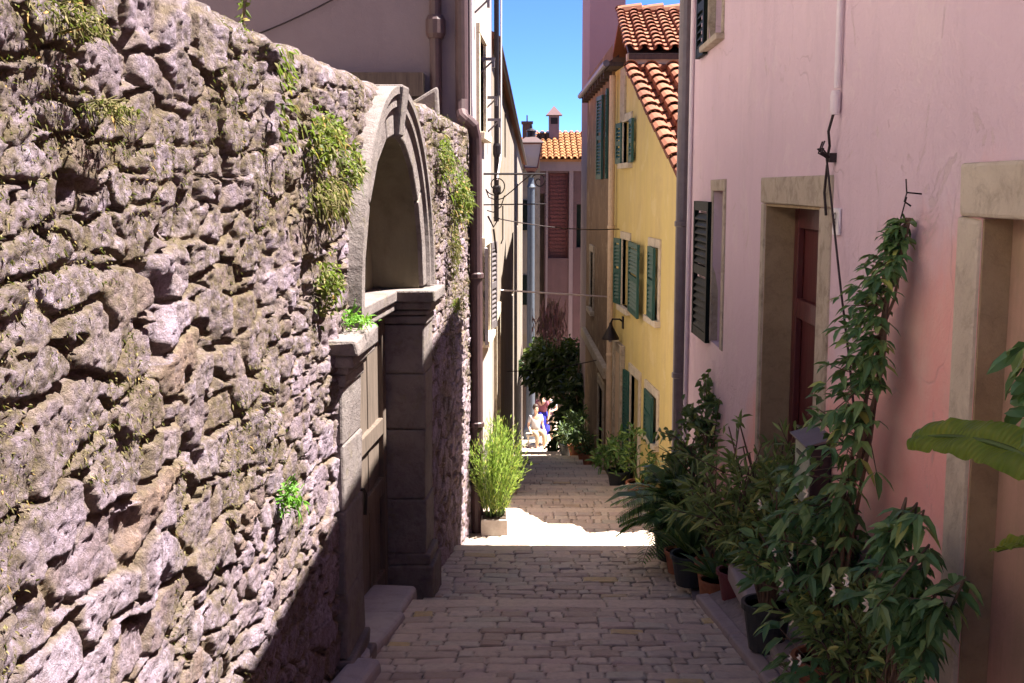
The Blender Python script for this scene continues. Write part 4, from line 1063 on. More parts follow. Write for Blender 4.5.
# ------------------------------------------------------------------ street lamp, iron bracket, lines
def lantern_lamp():
    t = thing('street_lamp', 'tall slate-painted street lamp with a tapering glass lantern in front of the far houses', 'street lamp', (.62, 37.9, g(37.9)))
    b = g(37.9); k0 = 1.64; LX, LYY = .62, 37.9
    mb = MB(); mb.lathe([(.24, b - .1), (.24, b + .35), (.18, b + .5), (.15, b + .7), (.14, b + 2.0), (.17, b + 2.06), (.13, b + 2.2), (.12, .0), (.15, .03), (.10, .13), (.08, .33), (.15, .44), (.18, .49)], LX, LYY, 16)
    mb.build('pole', 'slate', t)
    def ring(r, z): return [(LX + sx * r * k0, LYY + sy * r * k0, z * k0) for sx, sy in ((-1, -1), (1, -1), (1, 1), (-1, 1))]
    mb = MB(); mb.add(ring(.125, .40) + ring(.205, .86), [(0, 1, 5, 4), (1, 2, 6, 5), (2, 3, 7, 6), (3, 0, 4, 7), (0, 3, 2, 1), (4, 5, 6, 7)])
    mb.build('lantern_glass', 'lampglass', t)
    mb = MB()
    lo, hi = ring(.128, .395), ring(.212, .87)
    for i in range(4):
        mb.tube([lo[i], hi[i]], .021, 6); mb.tube([hi[i], hi[(i + 1) % 4]], .026, 6); mb.tube([lo[i], lo[(i + 1) % 4]], .025, 6)
    mb.add(ring(.07, .30) + ring(.13, .392), [(0, 1, 5, 4), (1, 2, 6, 5), (2, 3, 7, 6), (3, 0, 4, 7), (0, 3, 2, 1), (4, 5, 6, 7)])
    mb.build('lantern_frame', 'maroon', t)
    mb = MB(); mb.add(ring(.25, .885) + ring(.10, 1.0) + ring(.24, .90), [(0, 3, 2, 1), (0, 1, 9, 8), (1, 2, 10, 9), (2, 3, 11, 10), (3, 0, 8, 11), (8, 9, 5, 4), (9, 10, 6, 5), (10, 11, 7, 6), (11, 8, 4, 7), (4, 5, 6, 7)])
    lid = mb.build('lantern_hood', 'pipe', t)
    mb = MB(); mb.lathe([(r * k0, z * k0) for r, z in ((.09, 1.0), (.09, 1.10), (.11, 1.12), (.03, 1.17), (.02, 1.24))], LX, LYY, 10); mb.build('finial', 'iron', lid)
lantern_lamp()

ib = thing('iron_bracket', 'black wrought iron wall bracket with scrolls reaching out over the lane', 'bracket', W1(12.5, 0, 0))
yb = 12.5
mb = MB(); xa = W1(yb, 0, 0)[0]
mb.tube([(xa, yb, .15), (.36, yb, .15)], .013, 6); mb.tube([(xa, yb, -.18), (.36, yb, -.17)], .008, 6); mb.build('bar', 'iron', ib)
def scroll(cx, cz, r0, turns, st, sgn=1, n=40):
    return [(cx + r0 * (1 - .8 * t / n) * math.cos(st + sgn * 2 * math.pi * turns * t / n), yb, cz + r0 * (1 - .8 * t / n) * math.sin(st + sgn * 2 * math.pi * turns * t / n)) for t in range(n + 1)]
for pth in (scroll(-.17, .03, .12, 1.4, R(200)), [(-.28, yb, -.02), (-.25, yb, -.10), (-.17, yb, -.13), (-.10, yb, -.11), (.0, yb, -.03), (.1, yb, .06), (.2, yb, .14)], scroll(.29, .07, .085, 1.3, R(150), -1), [(-.27, yb, -.24), (-.2, yb, -.26), (-.12, yb, -.2), (-.08, yb, -.08)], [(-.1, yb, -.19), (-.1, yb, -.55), (-.12, yb, -.6)]):
    mb = MB(); mb.tube(pth, .007, 6); mb.build('scroll', 'iron', ib)
mb = MB(); mb.tube([(-.26, yb, -.3), (-.2, yb, -.42), (-.14, yb, -.32)], .012, 6); mb.tube([(-.2, yb, -.44), (-.17, yb, -.7)], .012, 6); mb.build('hook', 'iron', ib)

def line(label, cat, a, b, sag, r, mat):
    mb = MB(); a, b = Vector(a), Vector(b)
    mb.tube([a.lerp(b, t / 12) + Vector((0, 0, -sag * 4 * (t / 12) * (1 - t / 12))) for t in range(13)], r, 6)
    return tag(mb.build('washing_line' if 'line' in cat else 'cable', mat), label, cat)
line('pale washing line rod stretched across the lane below the iron bracket', 'washing line', W2(17, 0, -1.5), SW(18.6, 0, -1.75), .0, .014, 'whitepipe')
line('thin dark cable crossing the lane level with the lamp pole', 'cable', W2(15.0, 0, -.38), YW(17.6, 0, -.62), .06, .008, 'cable')
line('thin dark cable crossing the lane lowest of all, above the dark tree', 'cable', W2(20, 0, -3.2), SW(19.5, 0, -2.9), .05, .008, 'cable')
line('dark cable running along the mauve gable above the garden wall', 'cable', (-2.55, 10.7, 1.30), (-1.5, 10.7, 1.75), .03, .008, 'cable')

# ------------------------------------------------------------------ plants
def rdir():
    v = Vector((random.gauss(0, 1), random.gauss(0, 1), random.gauss(0, 1)))
    return v.normalized()
def bush_leaves(mb, c, rad, n, L, W, up=.3, droop=.5, shell=.5, clumps=14):
    c = Vector(c); rad = Vector(rad)
    cl = [rdir() * random.uniform(.35, 1.0) for _ in range(clumps)]
    for i in range(n):
        if random.random() < .75:
            k = random.choice(cl); p = k + rdir() * random.uniform(.05, .32)
        else:
            p = rdir() * random.uniform(shell, 1.0)
        q = c + Vector((p.x * rad.x, p.y * rad.y, p.z * rad.z))
        d = (p.normalized() * .6 + rdir() * .8 + Vector((0, 0, up)))
        s = random.uniform(.6, 1.25)
        mb.leaf(q, d, L * s, W * s, droop * random.uniform(.3, 1.5), rdir())
def pot(parent, x, y, z0, r, h, mat, taper=.72):
    mb = MB(); mb.lathe([(r * taper, z0), (r * .97, z0 + h * .86), (r * 1.07, z0 + h * .87), (r * 1.07, z0 + h), (r * .93, z0 + h), (r * .9, z0 + h * .9)], x, y, 22)
    p = mb.build('pot', mat, parent, smooth=False)
    mb = MB(); mb.lathe([(r * .9, z0 + h * .84), (r * .9, z0 + h * .9)], x, y, 18); mb.build('soil', 'soil', p)
    return p
def stems(mb, x, y, z, n, spread, h, r=.008, bend=.2):
    tips = []
    for i in range(n):
        a = random.uniform(0, 6.28); k = spread * random.uniform(.3, 1); hh = h * random.uniform(.6, 1.1)
        pts = [Vector((x + .03 * math.cos(a), y + .03 * math.sin(a), z))]
        for t in (.35, .7, 1.0):
            pts.append(Vector((x + math.cos(a) * k * t ** 1.3 + random.uniform(-bend, bend) * .1, y + math.sin(a) * k * t ** 1.3 + random.uniform(-bend, bend) * .1, z + hh * t)))
        mb.tube(pts, [r, r * .9, r * .7, r * .4], 5); tips.append(pts)
    return tips
def along(pts, t):
    f = t * (len(pts) - 1); i = min(int(f), len(pts) - 2)
    return pts[i].lerp(pts[i + 1], f - i), (pts[i + 1] - pts[i]).normalized()

# bright feathery shrub in a pale box planter (sunlit, left)
pl = thing('planter_shrub', 'bright lime-green feathery shrub in a pale box planter in the sun', 'potted shrub', (-.16, 10.55, g(10.55)))
zb = g(10.55) - .0
mb = MB(); mb.box(-.29, -.04, 10.42, 10.70, zb, zb + .17)
p_ = mb.build('planter', 'whitepot', pl, bevel=.008)
mb = MB(); mb.box(-.275, -.055, 10.435, 10.685, zb + .172, zb + .178); mb.build('soil', 'soil', p_)
mb = MB(); ms_ = MB()
for i in range(330):
    a = random.uniform(0, 6.28); k = random.random() ** .6
    bx, by = -.165 + .09 * k * math.cos(a), 10.56 + .1 * k * math.sin(a)
    hh = random.uniform(.55, 1.0) * (1.02 - .35 * k ** 2)
    tx, ty = -.13 + .27 * k * math.cos(a) + random.gauss(0, .03), 10.52 + .27 * k * math.sin(a) + random.gauss(0, .03)
    pts = [Vector((bx, by, zb + .17)), Vector((bx * .6 + tx * .4, by * .6 + ty * .4, zb + .17 + hh * .5)), Vector((tx, ty, zb + .17 + hh))]
    if i % 4 == 0: ms_.tube(pts, [.004, .003, .002], 4)
    for j in range(22):
        t = random.uniform(.12, 1); q, d = along(pts, t)
        mb.leaf(q, d * 1.0 + rdir() * .55, random.uniform(.035, .075), .007, .2, rdir())
mb.build('foliage', 'lf_bright', pl); ms_.build('stems', 'greenstem', pl)

# climbing vine trained up the pink wall
cv = thing('climbing_vine', 'dark green leafy vine climbing the pink wall from a tangle up to the iron hook', 'climbing plant', RW(4.3, .15, -2.1))
mb = MB(); sm = MB(); fm = MB()
paths = []
spine = [Vector(RW(s, d, z)) for s, d, z in ((4.1, .2, -2.15), (4.15, .15, -1.7), (4.14, .12, -1.25), (4.10, .10, -.9), (4.03, .09, -.62), (3.96, .08, -.38), (3.91, .04, -.10))]
for k in range(5):
    paths.append([p + Vector((random.uniform(-.05, .05), random.uniform(-.12, .12) , 0)) * (1 - i / 8) for i, p in enumerate(spine)])
for p in paths: sm.tube(p, [.011, .010, .009, .008, .007, .006, .004], 5)
def trifoliate(mb, q, d, L):
    d = d.normalized()
    side = d.cross(Vector((0, 0, 1)))
    if side.length < .05: side = Vector((0, 1, 0))
    side.normalize()
    for a in (-.9, 0, .9):
        dd = d * math.cos(a) + side * math.sin(a) + Vector((0, 0, -.15))
        mb.leaf(q, dd, L * random.uniform(.85, 1.15), L * .42, random.uniform(.3, 1.1), (rdir() * .5 + Vector((0, 0, 1))), .15)
for i in range(400):
    t = random.random() ** .9
    q, d = along(random.choice(paths), t)
    wdt = .06 + .26 * (1 - t) ** .6 if t < .93 else .03
    out = Vector((-abs(random.gauss(0, .6)) - .15, random.gauss(.15, 1.0), random.gauss(.05, .45))).normalized()
    q2 = q + out * random.uniform(.02, wdt)
    if -1.62 < q2.z < -.95 and q2.y > 4.32: continue
    if random.random() < .3: sm.tube([q, q2], .002, 4)
    trifoliate(mb, q2, out, random.uniform(.055, .10) * (1 - .3 * t))
for i in range(26):
    q, d = along(paths[0], random.uniform(.88, 1.0)); mb.leaf(q, rdir() + Vector((0, 0, -.3)), .06, .02, .8, rdir())
mb.build('foliage', 'lf_vine', cv); sm.build('stems', 'bark', cv)
for i in range(6):
    q, d = along(random.choice(paths), random.uniform(.05, .6)); q = q + Vector((-random.uniform(.1, .22), random.uniform(-.25, .2), random.uniform(-.1, .1)))
    for k in range(5):
        a = k * 1.257; fm.leaf(q, Vector((-.5, math.cos(a), math.sin(a))), .026, .016, 0, (1, 0, 0))
fm.build('blossom', 'flower', cv)

# oleander-like bush at the foot
def oleander(name, label, x, y, z0, r, h, nst, nl, L, W, mat, potmat, pr, ph_, cat='potted shrub', lean=(0, 0), parentpot=True):
    t = thing(name, label, cat, (x, y, z0))
    if potmat: pot(t, x, y, z0, pr, ph_, potmat)
    sm = MB(); mb = MB()
    zt = z0 + (ph_ * .9 if potmat else 0)
    tips = stems(sm, x, y, zt, nst, r, h)
    for pts in tips:
        for p in pts: p.x += lean[0] * (p.z - zt); p.y += lean[1] * (p.z - zt)
        pts[0].x, pts[0].y = x, y
        side = []
        for q in range(3):
            p, d = along(pts, random.uniform(.35, .8)); e = p + (d + rdir() * .7).normalized() * h * .3
            sm.tube([p, e], [.004, .002], 4); side.append([p, e])
        for path, cnt in [(pts, nl)] + [(s_, nl // 3) for s_ in side]:
            for j in range(cnt):
                tt = random.uniform(.25, 1) if path is pts else random.uniform(.2, 1)
                q, d = along(path, tt)
                mb.leaf(q, d * .8 + rdir() * .75, L * random.uniform(.7, 1.2), W * random.uniform(.8, 1.2), random.uniform(.1, .9), rdir())
    mb.build('foliage', mat, t); sm.build('stems', 'bark', t)
    return t
oleander('oleander', 'big bushy oleander with narrow leaves hanging over the kerb before the maroon door', 1.27, 5.5, g(5.5) + .06, .34, .86, 36, 34, .105, .017, 'lf_oleander', 'darkpot', .12, .24, 'potted shrub', (-.12, -.1))
oleander('leafy_shrub', 'dark broad-leaved shrub filling the wall foot below the climbing vine', 1.26, 4.45, g(4.45) + .05, .30, .60, 30, 26, .085, .03, 'lf_vine', 'terracotta', .12, .24, 'potted shrub', (-.05, 0))
oleander('pale_flowered_shrub', 'olive-green shrub with scattered cream flowers at the bottom edge by the kerb', 1.25, 4.05, g(4.05) + .05, .22, .40, 24, 30, .07, .018, 'lf_oleander', 'purplepot', .10, .20, 'potted shrub')
# creamy blossoms on the shrub
fm = MB()
for i in range(7):
    q = Vector((1.12 + random.gauss(0, .1), 4.25 + random.gauss(0, .25), g(4.3) + random.uniform(.4, .95)))
    for k in range(5):
        a = k * 1.257; fm.leaf(q, Vector((-.6, math.cos(a), math.sin(a))), .03, .018, 0, (1, 0, 0))
fm.build('blossom', 'flower', bpy.data.objects['leafy_shrub'])

def fronds(mb, sm, c, n, L, leaflet, lw, elev, droop, az=None, npair=22):
    c = Vector(c)
    for i in range(n):
        a = (az[i % len(az)] if az else 0) + random.uniform(-.3, .3) if az else random.uniform(0, 6.28)
        e = random.uniform(*elev); ll = L * random.uniform(.75, 1.1)
        d0 = Vector((math.cos(a) * math.cos(e), math.sin(a) * math.cos(e), math.sin(e)))
        pts = [c + d0 * ll * t + Vector((0, 0, -droop * ll * t ** 2)) for t in np.linspace(0, 1, 8)]
        sm.tube(pts, [.006 * (1 - .75 * k / 7) for k in range(8)], 4)
        for k in range(npair):
            t = .12 + .88 * k / npair; q, d = along(pts, t)
            s_ = d.cross(Vector((0, 0, 1)));
            if s_.length < .01: s_ = Vector((1, 0, 0))
            s_.normalize(); env = math.sin(math.pi * min(1, .15 + t * .85)) ** .6
            for sg in (-1, 1):
                mb.leaf(q, s_ * sg + d * .65 + Vector((0, 0, .12)), leaflet * env * random.uniform(.85, 1.1), lw, .5, (0, 0, 1), .1)
# fern at bottom right
t = thing('fern', 'dark fern with narrow drooping fronds at the wall foot beside the pale stone doorway', 'fern', (1.26, 3.6, g(3.6) + .06))
mb, sm = MB(), MB(); fronds(mb, sm, (1.26, 3.6, g(3.6) + .12), 22, .55, .06, .011, (.7, 1.35), .55, None, 26)
mb.build('foliage', 'lf_dark', t); sm.build('stems', 'greenstem', t)

# palms and pots further down by the pink house corner
t = thing('palm', 'bushy dark palm with arching fronds overhanging the lane at the house corner', 'potted palm', (1.25, 8.7, g(8.7)))
zz0 = g(8.7) + .03; pot(t, 1.28, 8.75, zz0, .19, .36, 'darkpot')
mb, sm = MB(), MB()
fronds(mb, sm, (1.28, 8.72, zz0 + .45), 46, .60, .15, .018, (.35, 1.45), .5, None, 24)
fronds(mb, sm, (1.18, 8.55, zz0 + .35), 30, .42, .13, .017, (.1, 1.1), .6, None, 20)
mb.build('foliage', 'lf_palm', t); sm.build('stems', 'greenstem', t)
t = thing('yucca', 'spiky yucca with stiff narrow leaves behind the bushy palm', 'potted yucca', (1.48, 9.2, g(9.2)))
pot(t, 1.40, 9.1, g(9.1) + .03, .13, .28, 'terracotta')
mb, sm = MB(), MB(); sm.tube([(1.40, 9.1, g(9.1) + .2), (1.38, 9.1, g(9.1) + .62)], [.03, .025], 8)
for i in range(70):
    a = random.uniform(0, 6.28); e = random.uniform(-.1, 1.4)
    mb.leaf((1.38, 9.1, g(9.1) + random.uniform(.6, .72)), (math.cos(a) * math.cos(e), math.sin(a) * math.cos(e), math.sin(e)), random.uniform(.22, .36), .022, .25, (0, 0, 1), .3)
mb.build('foliage', 'lf_palm', t); sm.build('trunk', 'bark', t)
def small_tree(name, label, x, y, z0, h, crown, n, L, W, mat, potmat, pr, ph_, cat):
    t = thing(name, label, cat, (x, y, z0), 'slender saplings in pots by the pink house corner'); pot(t, x, y, z0, pr, ph_, potmat)
    sm, mb = MB(), MB(); zt = z0 + ph_ * .9
    base = [Vector((x, y, zt)), Vector((x + .02, y, zt + h * .4)), Vector((x - .02, y, zt + h * .7))]
    sm.tube(base, [.016, .013, .010], 7)
    for i in range(16):
        p, d = along(base, random.uniform(.45, 1)); e = Vector((x + random.gauss(0, 1) * crown[0] * .6, y + random.gauss(0, 1) * crown[1] * .6, zt + h * .8 + random.gauss(0, 1) * crown[2] * .5))
        m_ = p.lerp(e, .5) + Vector((0, 0, .04)); sm.tube([p, m_, e], [.006, .004, .002], 4)
        for j in range(n // 16):
            q, d = along([p, m_, e], random.uniform(.35, 1)); mb.leaf(q + rdir() * .03, rdir() + Vector((0, 0, -.1)), L * random.uniform(.7, 1.2), W, random.uniform(.2, 1), rdir())
    mb.build('foliage', mat, t); sm.build('trunk', 'bark', t); return t
small_tree('sapling', 'slender potted sapling with sparse dark leaves in front of the shuttered window', 1.42, 8.15, g(8.15) + .03, 1.32, (.20, .3, .28), 300, .075, .038, 'lf_dark', 'purplepot', .12, .26, 'potted tree')
small_tree('sapling', 'small thin-leaved potted sapling leaning beside the grey downpipe', 1.38, 8.6, g(8.6) + .03, 1.0, (.22, .3, .2), 130, .075, .036, 'lf_dark', 'darkpot', .11, .24, 'potted tree')
t = thing('broadleaf_plant', 'potted plant with a few large paddle-shaped leaves by the house corner', 'potted plant', (1.40, 8.35, g(8.35)))
pot(t, 1.34, 8.35, g(8.35) + .03, .12, .26, 'terracotta')
mb, sm = MB(), MB()
for a, e, L in ((3.3, .5, .42), (2.4, .8, .35), (4.3, .9, .32), (1.2, 1.1, .3), (5.2, .7, .3), (3.0, 1.2, .3)):
    d = Vector((math.cos(a) * math.cos(e), math.sin(a) * math.cos(e), math.sin(e))); b = Vector((1.34, 8.35, g(8.35) + .25))
    sm.tube([b, b + d * .35 + Vector((0, 0, .15))], .007, 5); mb.leaf(b + d * .35 + Vector((0, 0, .15)), d, L, .15, .8, (0, 0, 1), .15)
mb.build('foliage', 'lf_dark', t); sm.build('stems', 'greenstem', t)
def agave(label, x, y, r, L, W, n, potmat, mat, group=None):
    z0 = g(y) + .05; t = thing('potted_agave', label, 'potted plant', (x, y, z0), 'pots of strap-leaved plants at the kerb end'); pot(t, x, y, z0, r, r * 1.7, potmat)
    mb = MB()
    for i in range(n):
        a = i * 2.4; e = random.uniform(.5, 1.35); mb.leaf((x, y, z0 + r * 1.6), (math.cos(a) * math.cos(e), math.sin(a) * math.cos(e), math.sin(e)), L * random.uniform(.75, 1.1), W, .3, (0, 0, 1), .35)
    mb.build('foliage', mat, t)
agave('terracotta pot of dark strap leaves at the end of the kerb', 1.31, 7.15, .10, .34, .045, 18, 'terracotta', 'lf_dark')
agave('plum-red pot with upright dark spear leaves behind the oleander', 1.36, 6.75, .11, .36, .05, 16, 'purplepot', 'lf_dark')
agave('dark pot with broad dark leaves in front of the bushy palm', 1.24, 7.75, .13, .42, .07, 20, 'darkpot', 'lf_dark')
agave('rust-red pot with small spiky leaves beside the bushy palm on the ramp', 1.22, 8.15, .10, .25, .03, 18, 'terracotta', 'lf_palm')
oleander('potted_bush', 'soft grey-green potted bush against the pink wall past the maroon door', 1.36, 7.5, g(7.5) + .04, .20, .55, 16, 24, .08, .016, 'lf_oleander', 'terracotta', .12, .24, 'potted shrub')

# banana plant, right edge
t = thing('banana_plant', 'banana plant reaching in from the right with one broad yellow-green leaf', 'banana plant', (1.28, 2.4, g(2.4) + .05))
zb = g(2.5) + .05
sm = MB(); sm.tube([(1.28, 2.40, zb), (1.28, 2.42, -1.2), (1.27, 2.45, -.72)], [.045, .04, .025], 10); sm.build('trunk', 'greenstem', t)
def big_leaf(pts, wid, roll=0.0, nm='leaf'):
    mb = MB(); n = len(pts); K = 6; vs = []
    for i, p in enumerate(pts):
        p = Vector(p); d = (Vector(pts[min(i + 1, n - 1)]) - Vector(pts[max(i - 1, 0)])).normalized()
        s_ = d.cross(Vector((0, 0, 1))).normalized(); up = s_.cross(d)
        s_, up = s_ * math.cos(roll) + up * math.sin(roll), up * math.cos(roll) - s_ * math.sin(roll)
        tt = i / (n - 1); w_ = wid * (math.sin(math.pi * (.10 + .80 * tt)) ** .45) * (1 - .30 * max(0, math.sin(i * 1.7) * math.sin(i * .63 + 1) - .45))
        for k in range(-K, K + 1):
            f = k / K; vs.append(p + s_ * w_ * f + up * (.03 * abs(f) - .48 * wid * f * f + .004 * math.sin(i * 1.3) * abs(f) + .006 * math.sin(i * .5 + k * .4)))
    m_ = 2 * K + 1
    fs = [(i * m_ + k, i * m_ + k + 1, (i + 1) * m_ + k + 1, (i + 1) * m_ + k) for i in range(n - 1) for k in range(m_ - 1)]
    mb.add(vs, fs); l = mb.build(nm, 'lf_banana', t, smooth=True)
    mb = MB(); mb.tube(pts, [.012 - .009 * i / (n - 1) for i in range(n)], 6); mb.build('midrib', 'greenstem', l)
def curve(a, b, c, n=44):
    a, b, c = Vector(a), Vector(b), Vector(c); return [a * (1 - u) ** 2 + b * 2 * u * (1 - u) + c * u * u for u in np.linspace(0, 1, n)]
big_leaf(curve((1.27, 2.46, -.68), (1.20, 2.75, -.57), (1.065, 3.0, -.66)), .062, .85)
big_leaf(curve((1.27, 2.46, -.72), (1.30, 2.2, -.50), (1.26, 1.8, -.72)), .12)
big_leaf(curve((1.27, 2.46, -.80), (1.25, 2.7, -.84), (1.24, 2.84, -.92)), .03, .6)
# jasmine
t = thing('jasmine', 'dark jasmine with hanging leaf sprays below the banana leaf', 'climbing plant', RW(3.5, .1, -1.6))
mb, sm, fm = MB(), MB(), MB(); tips_ = []
for i in range(11):
    a = Vector(RW(3.72 + random.uniform(-.1, .15), .06, -2.0)); b = Vector(RW(3.12 + random.uniform(-.12, .3), .12 + random.uniform(0, .12), -1.05 + random.uniform(-.15, .15))); c = b + Vector((-.16 + random.uniform(-.08, .1), random.uniform(-.3, .2), -.12 + random.uniform(-.15, .1)))
    pts = [a, a.lerp(b, .5) + Vector((-.05, 0, 0)), b, c]; tips_.append(c + Vector((-.03, -.02, .01))); sm.tube(pts, [.006, .005, .004, .002], 5)
    for j in range(20):
        tt = random.uniform(.45, 1); q, d = along(pts, tt); trifoliate(mb, q, rdir() + Vector((-.4, 0, -.1)), random.uniform(.05, .085))
for i in range(9):
    q = random.choice(tips_)
    for k in range(5):
        a = k * 1.257; fm.leaf(q, Vector((-.6, math.cos(a), math.sin(a))), .024, .014, 0, (1, 0, 0))
mb.build('foliage', 'lf_vine', t); sm.build('stems', 'bark', t); fm.build('blossom', 'flower', t)
t = thing('hanging_vine', 'dark large-leaved creeper in the walled-up doorway above the banana leaf', 'climbing plant', RW(3.0, .05, -.6))
mb, sm = MB(), MB()
for i in range(7):
    a = Vector(RW(2.35 + random.uniform(-.2, .2), .03, -.95 + random.uniform(-.2, .2))); b = Vector(RW(2.84 + random.uniform(-.07, .07), .06, -.45 + random.uniform(-.08, .08))); sm.tube([a, a.lerp(b, .5), b], [.006, .005, .003], 5)
    for j in range(16): q, d = along([a, b], random.uniform(.72, 1)); mb.leaf(q + rdir() * .04, rdir() + Vector((-.3, 0, -.2)), random.uniform(.06, .085), .04, .8, rdir())
mb.build('foliage', 'lf_vine', t); sm.build('stems', 'bark', t)

# weeds growing on the garden wall
def wall_weed(label, s, z, rs, rz, n, L, W, mat, up=.2, out=.10, name='wall_weed'):
    mb = MB()
    knots = [(0, 0)] + [(random.gauss(0, .3), random.gauss(0, .3)) for _ in range(9)]
    for i in range(n):
        kx, kz = random.choice(knots); kx += random.gauss(0, .27); kz += random.gauss(0, .27)
        q = Vector(LW(s + rs * kx, .01 + out * random.random() * max(0, 1 - .6 * math.hypot(kx, kz)), z + rz * kz))
        big = random.random()
        l, w = (L * random.uniform(.5, 1.2), W * random.uniform(.6, 1.0)) if big < .45 else (L * random.uniform(.25, .55), W * random.uniform(1.0, 1.9))
        mb.leaf(q, Vector((random.uniform(.1, 1.0), random.gauss(0, .8), random.gauss(up, .8))), l, w, random.uniform(.2, 1.6), rdir())
    for i in range(14):
        kx, kz = random.choice(knots); a = Vector(LW(s + rs * kx, -.02, z + rz * kz)); mb.tube([a, a + Vector((.05, random.gauss(0, .02), .01)), a + Vector((.09, random.gauss(0, .04), up * .06 + random.gauss(0, .03)))], .0022, 4)
    return tag(mb.build(name, mat), label, 'wall plant', 'weeds growing out of the garden wall')
wall_weed('green weed tuft high on the wall just left of the arch', 4.95, .20, .34, .13, 520, .05, .012, 'lf_wall')
wall_weed('yellowish weed tuft hugging the left shoulder of the arch', 5.38, .10, .20, .14, 320, .05, .012, 'lf_wall')
wall_weed('dry brown weed mat under the tufts left of the arch', 5.0, -.04, .42, .09, 420, .06, .010, 'lf_dry', -.4)
wall_weed('yellow-green weed clump halfway up the wall left of the portal', 4.9, -.40, .16, .15, 320, .045, .013, 'lf_wall')
wall_weed('fresh green sprig low on the wall', 4.18, -1.16, .06, .07, 120, .05, .010, 'lf_fresh', .5)
wall_weed('bushy weed clump to the right of the arch near the wall top', 8.7, .18, .28, .16, 460, .06, .014, 'lf_wall')
wall_weed('long hanging weed clump by the brown downpipe', 9.45, -.10, .38, .28, 700, .07, .014, 'lf_wall', -.1, .16)
wall_weed('dry dark weeds trailing below the hanging clump', 9.1, -.45, .25, .25, 300, .06, .010, 'lf_dry', -.7)
wall_weed('sprout of weeds on the crumbling capital', 5.35, -.62, .14, .05, 120, .05, .010, 'lf_fresh', .5, .16)
wall_weed('small weed tuft below the hanging clump on the sunlit end', 9.3, -.95, .15, .10, 120, .05, .010, 'lf_wall')
wall_weed('olive weed mat at the upper left corner of the wall', 2.62, .36, .20, .05, 380, .022, .006, 'lf_dry', .1)
wall_weed('olive weed mat below the upper left corner, lower of the pair', 2.75, .18, .18, .035, 260, .022, .006, 'lf_dry', .0)
t = thing('wall_creeper', 'thin green creeper hanging over the wall top against the mauve gable', 'climbing plant', LW(4.25, -.1, .6))
mb, sm = MB(), MB(); pts = [Vector(LW(4.25, -.1, .56)), Vector(LW(4.27, -.08, .72)), Vector(LW(4.3, -.10, .86)), Vector(LW(4.36, -.06, 1.05))]
sm.tube(pts, [.006, .006, .005, .003], 5)
for i in range(60): q, d = along(pts, random.random() ** 1.7); mb.leaf(q, rdir(), .035, .018, .5, rdir())
for i in range(90): mb.leaf(LW(4.25 + random.gauss(0, .05), .03 + random.uniform(0, .05), .5 - random.random() ** 1.3 * .35), Vector((.5, random.gauss(0, .6), random.gauss(-.4, .5))), random.uniform(.02, .04), .014, .8, rdir())
mb.build('foliage', 'lf_wall', t); sm.build('stems', 'bark', t)
# moss and dry tufts all over the wall face
rng = np.random.RandomState(12)
n = 24000
s_ = np.exp(rng.uniform(math.log(2.1), math.log(10.6), n * 3)); z_ = rng.uniform(-2.0, .55, n * 3)
h_, tn_, mo_, mz_ = wall_relief(s_, z_)
cl_ = fbm(s_ * 3.1, z_ * 3.3, 5, 95) + .13 * np.clip(z_ + .5, -1, .6)
ok = (cl_ > .055) & ~((np.abs(s_ - PC) < 1.45) & ((z_ < PZ) | (np.hypot(s_ - PC, z_ - PZ) < 1.4)))
idx_ = np.where(ok)[0][:n]
mb = MB()
for i in idx_:
    for k in range(1):
        mb.leaf(LW(s_[i] + random.gauss(0, .01), h_[i] - .005, z_[i] + random.gauss(0, .01)), Vector((random.uniform(.1, .9), random.gauss(0, .7), random.gauss(-.1, .7))), random.uniform(.008, .022) * (.5 + s_[i] * .11), random.uniform(.003, .006), random.uniform(.2, 1.2), rdir())
o = mb.build('wall_moss', 'lf_dry'); tag(o, 'dry olive moss and tiny tufts spread over the rubble wall', 'moss', kind='stuff')

# dark tree and pots at the lower end of the lane
def tree(name, label, x, y, z0, h, crown, cz, n, L, W, mat, cat='tree'):
    t = thing(name, label, cat, (x, y, z0), 'trees at the lower end of the lane'); sm, mb = MB(), MB()
    sm.tube([(x + (.25 if y > 28 else 0), y, z0 - .2), (x + .05, y, z0 + h * .35), (x - .05, y, z0 + h * .7), (x, y, z0 + h)], [.10, .085, .06, .02], 8)
    for i in range(9):
        a = random.uniform(0, 6.28); b = Vector((x, y, z0 + h * random.uniform(.35, .8))); e = Vector((x + math.cos(a) * crown[0] * .8, y + math.sin(a) * crown[1] * .8, z0 + cz + random.uniform(-.4, .6) * crown[2]))
        sm.tube([b, b.lerp(e, .5) + Vector((0, 0, .15)), e], [.04, .025, .01], 5)
    bush_leaves(mb, (x - (.6 if y > 28 else 0), y, z0 + cz), crown, n, L, W, .1, .8, .5, 26)
    mb.build('crown', mat, t); sm.build('trunk', 'bark', t); return t
tree('dark_tree', 'dense dark tree with broad leaves filling the lower end of the lane', 1.75, 28.6, g(28.6), 3.6, (.95, .9, .78), 3.0, 2600, .20, .10, 'lf_tree')
tree('dark_tree', 'smaller dark tree leaning out from the wall beside the brown house', 1.55, 26.2, g(26.2), 2.4, (.66, .7, 1.3), 1.15, 2600, .2, .10, 'lf_tree')
def potted(label, x, y, r, h, rad, n, L, W, mat, potmat):
    z0 = g(y); t = thing('potted_bush', label, 'potted shrub', (x, y, z0), 'potted bushes along the right side of the lane'); pot(t, x, y, z0, r, h, potmat)
    mb, sm = MB(), MB(); stems(sm, x, y, z0 + h * .9, 7, rad * .7, rad * 1.4)
    bush_leaves(mb, (x, y, z0 + h + rad * .75), (rad, rad, rad * .95), n, L, W, .35, .4, .4, 9); mb.build('foliage', mat, t); sm.build('stems', 'greenstem', t)
